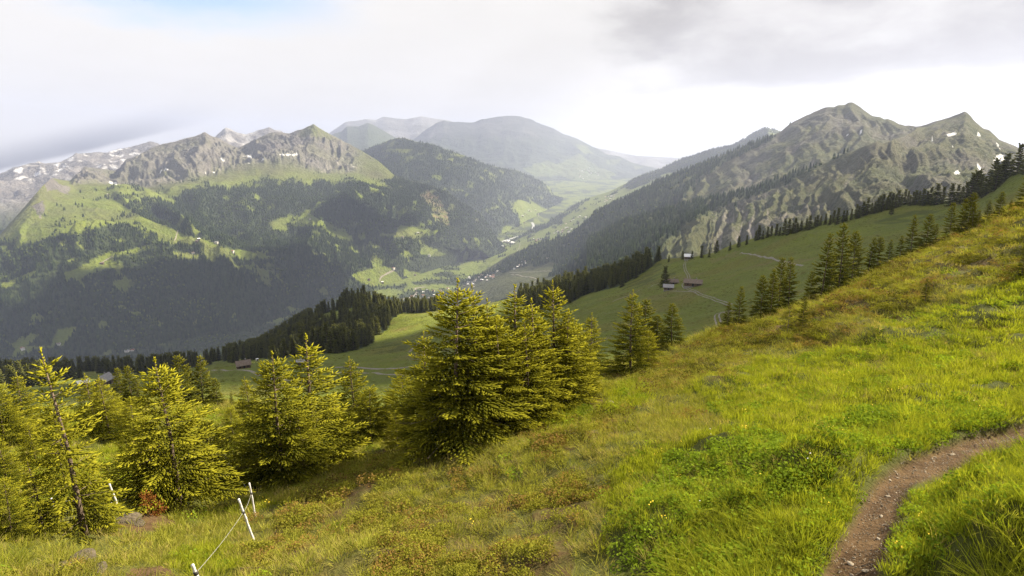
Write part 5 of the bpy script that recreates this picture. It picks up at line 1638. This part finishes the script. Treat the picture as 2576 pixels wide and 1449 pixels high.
ALLS = [MR2, MT, VF, ML, MC]
village(z5([(420, 250), (540, 230), (640, 180), (760, 185), (880, 100), (1000, 75), (1130, 45), (1230, 10), (1240, 45), (1100, 120), (960, 170), (780, 235), (660, 275), (450, 295)]), 58, 'small house in the village on the valley floor beyond the central spruces', 'valley village houses', ALLS, 1)
village(z2([(1290, 1305), (1390, 1235), (1400, 1265), (1310, 1315)]), 9, 'small house in the cluster on the slope above the village', 'slope cluster houses', ALLS, 2)
village(z2([(1600, 1045), (1640, 1000), (1740, 985), (1740, 1020), (1640, 1060)]), 14, 'tiny house in the hamlet halfway up the terraced slope', 'terrace hamlet houses', ALLS, 3, 1.1)
village(z2([(1640, 935), (1850, 890), (1850, 925), (1650, 985)]), 9, 'tiny house in the row along the terraced slope', 'terrace row houses', ALLS, 4, 1.1)
village(z2([(1420, 1100), (1500, 1065), (1515, 1085), (1440, 1115)]), 6, 'house at the foot of the terraced slope near the works', 'terrace foot houses', ALLS, 5, 1.3)
village(z2([(1165, 1145), (1230, 1100), (1320, 1085), (1330, 1105), (1240, 1135)]), 7, 'pale factory hall by the river at the valley bend', 'factory halls', ALLS, 6, 1.0, 7)
village(z2([(1960, 800), (1990, 755), (2060, 755), (2040, 800)]), 8, 'tiny house in the highest hamlet of the terraced slope', 'high hamlet houses', ALLS, 7, 1.2)
village(z2([(1340, 870), (1480, 850), (1520, 900), (1380, 960)]), 8, 'tiny farmhouse on the bright meadows down the valley', 'down-valley farms', ALLS, 8, 1.4)
village(z2([(1790, 560), (1880, 540), (1960, 580), (1930, 640), (1800, 640)]), 26, 'faint house of the sunny village on the far mountain', 'far village houses', [MF], 9, 1.7)
FARMS = [(ML, 500, 603), (ML, 496, 609), (ML, 545, 612), (ML, 585, 634), (ML, 257, 664), (ML, 486, 638), (ML, 272, 491), (ML, 780, 552), (ML, 928, 704), (ML, 962, 711), (ML, 978, 722), (ML, 1080, 644), (ML, 1013, 597), (ML, 1052, 587), (ML, 335, 889), (ML, 322, 899), (ML, 57, 879), (ML, 148, 867), (ML, 989, 676), (ML, 1044, 693), (MR2, 1378, 651), (MT, 1270, 660)]
for k, (S, u, v) in enumerate(sorted(FARMS, key=lambda q: q[1])):
    p = S.at(u, v)
    o = obj('farmhouse', HOUSES[(k * 3) % 5], None, p)
    o.rotation_euler = (0, 0, random.uniform(-0.8, 0.8))
    o.scale = (1.15,) * 3
    tag(o, nth(k) + ' lone farmhouse from the left on the clearings across the valley', 'house', 'lone farms across the valley')


# ------------------------------------------------------------------ fence
M['post'] = simple_mat('white_fence_post', (0.66, 0.65, 0.66), (0.45, 0.44, 0.44), 18.0, 0.6, 0.15)
M['wire'] = simple_mat('white_fence_tape', (0.48, 0.47, 0.45), (0.38, 0.37, 0.36), 20.0, 0.6)
M['black'] = simple_mat('black_insulator', (0.03, 0.03, 0.03), (0.05, 0.05, 0.05), 20.0, 0.5)
POSTS = [((640, 1365), (600, 1255), 'tall white fence post leaning left on the grass, nearest to the spruces'), ((643, 1302), (627, 1215), 'white fence post just behind the tall leaning one'), ((298, 1278), (275, 1217), 'white fence post between the spruces at the left'),
         ((137, 1288), (130, 1253), 'short white fence post in the left corner'), ((578, 1180), (566, 1145), 'far white fence post in the gap between two spruces'), ((512, 1490), (484, 1420), 'white fence post cut by the bottom edge')]
TOPS = {}
for k, (bt, tp, lab) in enumerate(POSTS):
    p = L0.at(*bt)
    rr = math.hypot(p.x, p.y)
    a, s = (float(q) for q in sight(*tp))
    t = Vector((rr * math.sin(a), rr * math.cos(a), s * rr)) - p
    e = bpy.data.objects.new('fence_post', None)
    put(e)
    e.location = p
    n = 9
    r0 = 0.030 if k in (0, 5) else 0.027
    b = MB().tube([t * (-0.2)] + [t * (i / n) + Vector((random.uniform(-1, 1), random.uniform(-1, 1), 0)) * 0.006 for i in range(n + 1)], [r0] + [r0 * (1.0 if i % 2 else 0.86) * (1.05 - 0.2 * i / n) for i in range(n + 1)], 8)
    obj('stake', b.mesh('stake', [M['post']], True), e)
    c = t * 0.70
    obj('insulator', MB().tube([c - t.normalized() * 0.03, c + t.normalized() * 0.03], [r0 * 1.25] * 2, 8).mesh('insulator', [M['black']], True), e)
    tag(e, lab, 'fence post', 'fence posts')
    TOPS[k] = p + c


def sag(a, b, n=14, d=0.05):
    return [a.lerp(b, i / n) - Vector((0, 0, d * 4 * (i / n) * (1 - i / n))) for i in range(n + 1)]


for (i, j, lab) in ((5, 0, 'white fence tape running from the bottom edge up to the tall leaning post'), (0, 1, 'short white fence tape between the two neighbouring posts'), (1, 4, 'thin fence tape from the second post to the far one'), (3, 2, 'fence tape between the two posts in the left corner')):
    pts = sag(TOPS[i], TOPS[j])
    tag(obj('fence_wire', MB().tube(pts, [0.0028] * len(pts), 5).mesh('fence_wire', [M['wire']], True)), lab, 'fence wire')

# ------------------------------------------------------------------ stones
M['rock'] = simple_mat('boulder_rock', (0.13, 0.105, 0.07), (0.07, 0.06, 0.045), 5.0, 0.9, 0.6)
M['rock_pale'] = simple_mat('pale_path_stone', (0.36, 0.31, 0.25), (0.25, 0.21, 0.16), 9.0, 0.9, 0.4)


def rock_mesh(name, seed, mat, flat=0.6):
    g = np.random.default_rng(seed)
    nu, nv = 18, 11
    th = np.linspace(0, 2 * np.pi, nu, endpoint=False)[None]
    ph = np.linspace(-np.pi / 2, np.pi / 2, nv)[:, None]
    d = np.stack([np.cos(ph) * np.cos(th), np.cos(ph) * np.sin(th), np.sin(ph) + 0 * th], -1)
    r = np.full(d.shape[:2], 1.0)
    for _ in range(11):                         # broken planes
        q = g.normal(size=3)
        q /= np.linalg.norm(q)
        c = g.uniform(0.55, 0.85)
        k = d @ q
        r = np.minimum(r, np.where(k > 0.05, c / np.maximum(k, 0.05), 9))
    V = (d * r[..., None] * np.array([1, 0.8, flat])).reshape(-1, 3)
    i = (np.arange(nv - 1)[:, None] * nu + np.arange(nu)[None])
    j = (np.arange(nv - 1)[:, None] * nu + (np.arange(nu)[None] + 1) % nu)
    return mesh_np(name, V, np.stack([i, j, j + nu, i + nu], -1).reshape(-1, 4), [mat], smooth_shade=False)


RK = [rock_mesh('boulder', 3, M['rock'], 0.55), rock_mesh('boulder', 8, M['rock'], 0.4)]
ST = [rock_mesh('stone', 21 + k, M['rock_pale'], 0.5) for k in range(3)]
BOUL = [(312, 1312, 0.42, 0, 'mossy boulder at the foot of the red-tipped spruce'), (345, 1318, 0.22, 1, 'smaller dark rock right of the mossy boulder'), (195, 1424, 0.45, 1, 'flat rock slab in the lower left corner'), (150, 1430, 0.28, 0, 'angular rock left of the flat slab'), (245, 1436, 0.24, 1, 'broken rock right of the flat slab'), (1781, 1302, 0.14, 0, 'grey rock showing through the short grass'), (1538, 1014, 0.20, 0, 'pale squared stone in the bare patch right of the central clump')]
for (u, v, r, k, lab) in BOUL:
    o = obj('boulder' if r > 0.2 else 'stone', RK[k] if r > 0.2 or u == 1781 else ST[0], None, L0.at(u, v) - Vector((0, 0, r * 0.10)))
    o.scale = (r,) * 3
    o.rotation_euler = (random.uniform(-0.2, 0.2), random.uniform(-0.2, 0.2), random.uniform(0, 6))
    tag(o, lab, 'rock')
PST = [(2397, 1144, 0.07, 'largest flat stone on the far bend of the footpath'), (2239, 1208, 0.05, 'pale stone at the inner edge of the path bend'), (2232, 1249, 0.06, 'brownish stone in the middle of the path'), (2217, 1299, 0.05, 'pale stone on the straight part of the path'), (2140, 1420, 0.07, 'stone on the left edge of the path at the bottom'), (2179, 1437, 0.075, 'pale flat stone in the path at the bottom edge'), (2210, 1356, 0.05, 'small stone half sunk in the lower path'), (2350, 1150, 0.04, 'small stone just before the far bend of the path')]
for k, (u, v, r, lab) in enumerate(PST):
    o = obj('stone', ST[k % 3], None, L0.at(u, v) + Vector((0, 0, 0.004)))
    o.scale = (r * 0.8, r * 0.65, r * 0.45)
    o.rotation_euler = (0.1, 0.1, k * 1.3)
    tag(o, lab, 'stone', 'stones on the path')

# dead spruce sprig and dry sticks
P_, D_, L_, W_, T_ = spruce_shoots(1.0, 0.45, 77, gap=0.12, twig=0.10, width=0.014, fill=0.8, ragged=0.4)
o = obj('dead_shrub', shoots_mesh('dead_shrub', P_, D_, L_, W_, T_, [M['rust']]), None, L0.at(385, 1292))
o.rotation_euler = (0.5, 0.2, 0)
tag(o, 'rust-red dead spruce sprig under the red-tipped spruce', 'dead shrub')
for k, (u, v, u2, v2, lab) in enumerate([(1362, 1098, 1378, 1072, 'dry grey stick lying on the slope below the clump'), (925, 1170, 921, 1140, 'thin dry stalk at the shaded foot of the clump'), (1465, 1150, 1478, 1148, 'thin twig in the grass right of the clump'), (1215, 1100, 1230, 1062, 'bare stick leaning out of the central clump')]):
    p = L0.at(u, v)
    rr = math.hypot(p.x, p.y)
    a, s = (float(q) for q in sight(u2, v2))
    t = Vector((rr * math.sin(a), rr * math.cos(a), s * rr))
    tag(obj('dry_stick', MB().tube([p, p.lerp(t, 0.5) + Vector((0.02, 0, 0.02)), t], [0.014, 0.011, 0.005], 6).mesh('dry_stick', [M['bark']], True)), lab, 'stick')


# ------------------------------------------------------------------ ground cover of the near hillside
def blades(name, seed, n, rad_, h, w, mat, bend=0.5, lean=0.5):
    g = random.Random(seed)
    V, F, T = [], [], []
    for _ in range(n):
        a, q = g.uniform(0, 6.283), rad_ * math.sqrt(g.random())
        x, y = math.cos(a) * q, math.sin(a) * q
        b = a + g.uniform(-0.9, 0.9)
        hh = h * g.uniform(0.55, 1.25)
        ln = lean * g.uniform(0.1, 1.0)
        dx, dy = math.cos(b), math.sin(b)
        fx, fy = -dy, dx
        tw = g.uniform(-0.8, 0.8)
        fx, fy = fx * math.cos(tw) + dx * math.sin(tw), fy * math.cos(tw) + dy * math.sin(tw)
        k = len(V)
        ww = w * g.uniform(0.7, 1.3)
        for t, wd in ((0, 0.8), (0.5, 1.0)):
            ox, oz = hh * ln * t * (1 + bend * t), hh * t * (1 - 0.25 * bend * t)
            for s in (-1, 1):
                V.append((x + dx * ox + fx * s * ww * wd * 0.5, y + dy * ox + fy * s * ww * wd * 0.5, oz - 0.01))
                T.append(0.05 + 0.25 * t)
        ox, oz = hh * ln * (1 + bend), hh * (1 - 0.25 * bend)
        V.append((x + dx * ox, y + dy * ox, oz))
        T.append(0.5)
        F += [(k, k + 1, k + 3), (k, k + 3, k + 2), (k + 2, k + 3, k + 4)]
    me = mesh_np(name, V, F, [mat], smooth_shade=False)
    add_attr(me, 'tone', T)
    return proto(name, me)


def leaves(name, seed, n, rad_, h, size, mat, up=0.4, long=1.4):
    g = random.Random(seed)
    V, F, T = [], [], []
    for _ in range(n):
        a, q = g.uniform(0, 6.283), rad_ * math.sqrt(g.random())
        c = Vector((math.cos(a) * q, math.sin(a) * q, h * g.uniform(0.15, 1.0) * (1 - 0.5 * (q / rad_) ** 2)))
        nrm = Vector((g.uniform(-1, 1), g.uniform(-1, 1), g.uniform(up, 1.6))).normalized()
        d = nrm.cross(Vector((g.uniform(-1, 1), g.uniform(-1, 1), 0.1))).normalized()
        e = nrm.cross(d)
        s = size * g.uniform(0.6, 1.3)
        k = len(V)
        V += [tuple(c - d * s * 0.5 * long), tuple(c + e * s * 0.42 + nrm * s * 0.08), tuple(c + d * s * 0.5 * long), tuple(c - e * s * 0.42 + nrm * s * 0.08)]
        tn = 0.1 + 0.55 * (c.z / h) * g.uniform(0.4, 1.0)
        T += [tn] * 4
        F += [(k, k + 1, k + 2), (k, k + 2, k + 3)]
    me = mesh_np(name, V, F, [mat], smooth_shade=False)
    add_attr(me, 'tone', T)
    return proto(name, me)


def flower(name, seed, mat, n=4):
    g = random.Random(seed)
    b = MB()
    for _ in range(n):
        x, y, z = g.uniform(-0.1, 0.1), g.uniform(-0.1, 0.1), g.uniform(0.14, 0.26)
        ring = [(x + math.cos(6.283 * i / 6) * 0.016, y + math.sin(6.283 * i / 6) * 0.016, z + 0.006 * (i % 2)) for i in range(6)]
        b.add(ring + [(x, y, z + 0.004)], [(6, i, (i + 1) % 6) for i in range(6)], 0)
        b.add([(x - 0.002, y, 0), (x + 0.002, y, 0), (x, y, z)], [(0, 1, 2)], 1)
    return proto(name, b.mesh(name, [mat, M['herb']]))


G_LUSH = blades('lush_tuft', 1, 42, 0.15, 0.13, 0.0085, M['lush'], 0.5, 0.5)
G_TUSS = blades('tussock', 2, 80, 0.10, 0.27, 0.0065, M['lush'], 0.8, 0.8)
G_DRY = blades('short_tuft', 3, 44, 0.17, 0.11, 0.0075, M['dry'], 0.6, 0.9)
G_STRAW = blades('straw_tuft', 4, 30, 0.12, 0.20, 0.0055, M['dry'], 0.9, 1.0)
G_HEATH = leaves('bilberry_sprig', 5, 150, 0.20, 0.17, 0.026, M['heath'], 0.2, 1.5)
G_HERB = leaves('herb_cushion', 6, 60, 0.17, 0.15, 0.040, M['herb'], 0.5, 1.15)
G_FLOW = flower('buttercup', 7, M['petal'])
G_WHITE = flower('daisy', 8, M['petal_white'], 2)


def path_dist(P):
    return dist_line(P[:, 0], P[:, 1], PATH_D[::3])


def cover(name, pr, dens, grow, seed, label, cat, rmin=3.5, rmax=105, base=1.0, tilt=0.25, jitter=(0.7, 1.3), shy=0.0, even=False):
    R = L0.R
    sc = 1.0 + np.maximum(0, R - 9.0) / grow
    if shy or name == 'grass':
        dens = dens * (1 - 0.45 * L0.near_side * smooth(L0.path_d, 1.5, 0.9))
    dens = dens * (1 - smooth(L0.path_d, 0.36 + shy, 0.28 + shy * 0.5))
    d = dens / sc ** 2 * (R > rmin) * (R < rmax) * (1 - smooth(L0.path_d, 0.42, 0.24)) * (1 - 0.92 * L0.bare)
    P = L0.scatter(np.ones_like(d), 0.25 * (d[:-1, :-1] + d[1:, :-1] + d[:-1, 1:] + d[1:, 1:]), seed)
    g = np.random.default_rng(seed + 1)
    r = np.hypot(P[:, 0], P[:, 1])
    s = base * (1.0 + np.maximum(0, r - 9.0) / grow) * g.uniform(*jitter, len(P))
    if even:
        s = base * g.uniform(*jitter, len(P))
    s = s * (0.75 + 0.25 * smooth(path_dist(P), 0.30, 0.9))
    hs = s * np.where(r > 25, 0.75, 1.0)
    turn = np.stack([g.normal(0, tilt, len(P)), g.normal(0, tilt, len(P)), g.uniform(0, 6.28, len(P))], 1)
    scatter(name, P, pr, np.stack([s, s, hs], 1), turn, label, cat)
    print(name, len(P))


_X, _Y = L0.X, L0.Y
_pat = fbm(_X / 1.3, _Y / 1.3, 3, 401)
_pat2 = fbm(_X / 2.8, _Y / 2.8, 3, 402)
_open = (1 - L0.heath)
cover('grass', G_LUSH, 45 * smooth(L0.path_d, 2.0, 1.0) + (56 + 40 * smooth(L0.path_d, 1.2, 0.5)) * L0.lush * _open * (1 - 0.6 * L0.herb) * smooth(_pat, -0.45, 0.15), 26, 501, 'lush bright green grass over the right of the near slope', 'grass')
cover('grass', G_TUSS, (4 + 22 * smooth(L0.path_d, 2.8, 1.0)) * (L0.lush + 0.10) * _open * smooth(_pat2, 0.0, 0.35), 26, 503, 'tall tussock grass in clumps beside the path', 'grass', shy=0.3, jitter=(0.6, 1.35))
cover('grass', G_DRY, (44 * (1 - L0.lush) * (1 - 0.75 * L0.heath) + 10 * L0.lush + 10 * smooth(L0.path_d, 1.5, 0.6) * (L0.path_d > 0.3)) * smooth(_pat, -0.9, 0.3), 24, 505, 'short yellowish grass of the near slope', 'grass')
cover('grass', G_STRAW, 10 * (1 - 0.6 * L0.lush) * smooth(_pat2, -0.1, 0.4), 24, 507, 'straw-coloured dry grass between the greener tufts', 'grass')
cover('bilberry_heath', G_HEATH, 34 * L0.heath * smooth(fbm(_X / 0.9, _Y / 0.9, 3, 405) + 0.15 * np.minimum(L0.R / 40, 1) * fbm(_X / 2.2, _Y / 2.2, 2, 406), -0.22, 0.12) + 1.2 * (1 - L0.lush) * smooth(_pat2, 0.15, 0.4) * 6, 22, 509, 'olive and russet bilberry heath on the slope', 'heath', tilt=0.15)
G_SHRUB = leaves('dwarf_shrub', 15, 170, 0.30, 0.34, 0.034, M['shrub'], 0.0, 1.5)
cover('dwarf_shrubs', G_SHRUB, (2.4 * L0.heath * smooth(L0.R, 16, 34) + 1.3 * L0.heath) * smooth(_pat2, -0.1, 0.2) + 0.35 * smooth(_pat2, 0.2, 0.4), 45, 517, 'dark dwarf shrubs dotted over the heath', 'shrubs')
cover('herbs', G_HERB, 30 * smooth(L0.path_d, 1.3, 0.6) * smooth(_pat, -0.3, 0.2) + 40 * L0.herb + 10 * L0.lush * smooth(_pat2, -0.1, 0.25) + 3 * (1 - L0.heath) * smooth(_pat, 0.1, 0.4), 24, 511, 'leafy green herbs and clover in the grass', 'herbs', rmax=45)
cover('flowers', G_FLOW, 2.2 * (0.4 + L0.lush) * _open * smooth(_pat, 0.0, 0.4), 30, 513, 'small yellow flowers sprinkled in the grass', 'flowers', rmax=32, even=True, base=0.8)
cover('flowers', G_WHITE, 0.35 * (0.3 + L0.lush) * _open, 30, 515, 'few small white flowers in the grass', 'flowers', rmax=20, even=True, base=0.7)

# gravel on the trodden path
_g = np.random.default_rng(601)
_d = 420 * L0.path_m * (L0.R < 25)
_P = L0.scatter(np.ones_like(_d), 0.25 * (_d[:-1, :-1] + _d[1:, :-1] + _d[:-1, 1:] + _d[1:, 1:]), 602)
_s = _g.uniform(0.004, 0.016, len(_P)) * np.where(_g.random(len(_P)) < 0.06, 1.8, 1)
scatter('path_gravel', _P, proto('pebble', ST[1]), np.stack([_s] * 3, 1), _g.uniform(0, 6, (len(_P), 3)), 'small gravel strewn over the trodden earth path', 'gravel')

# low tufts and dwarf bushes on the pasture hill
_m = ((L1.t[:, None] > 0.3) & (L1.R > 150)) * (1 - L1.wood) * (0.15 + smooth(fbm(L1.X / 18, L1.Y / 18, 3, 701), 0.0, 0.35))
_P = L1.scatter(_m, 0.075, 702)
_g = np.random.default_rng(703)
_s = _g.uniform(0.6, 1.9, len(_P))
scatter('pasture_tufts', _P, G_SHRUB, np.stack([_s * 1.6, _s * 1.6, _s * 0.9], 1), np.stack([0 * _s, 0 * _s, _s * 9], 1), 'low tufts and dwarf bushes dotted over the pasture hill', 'shrubs')
print('pasture tufts', len(_P))
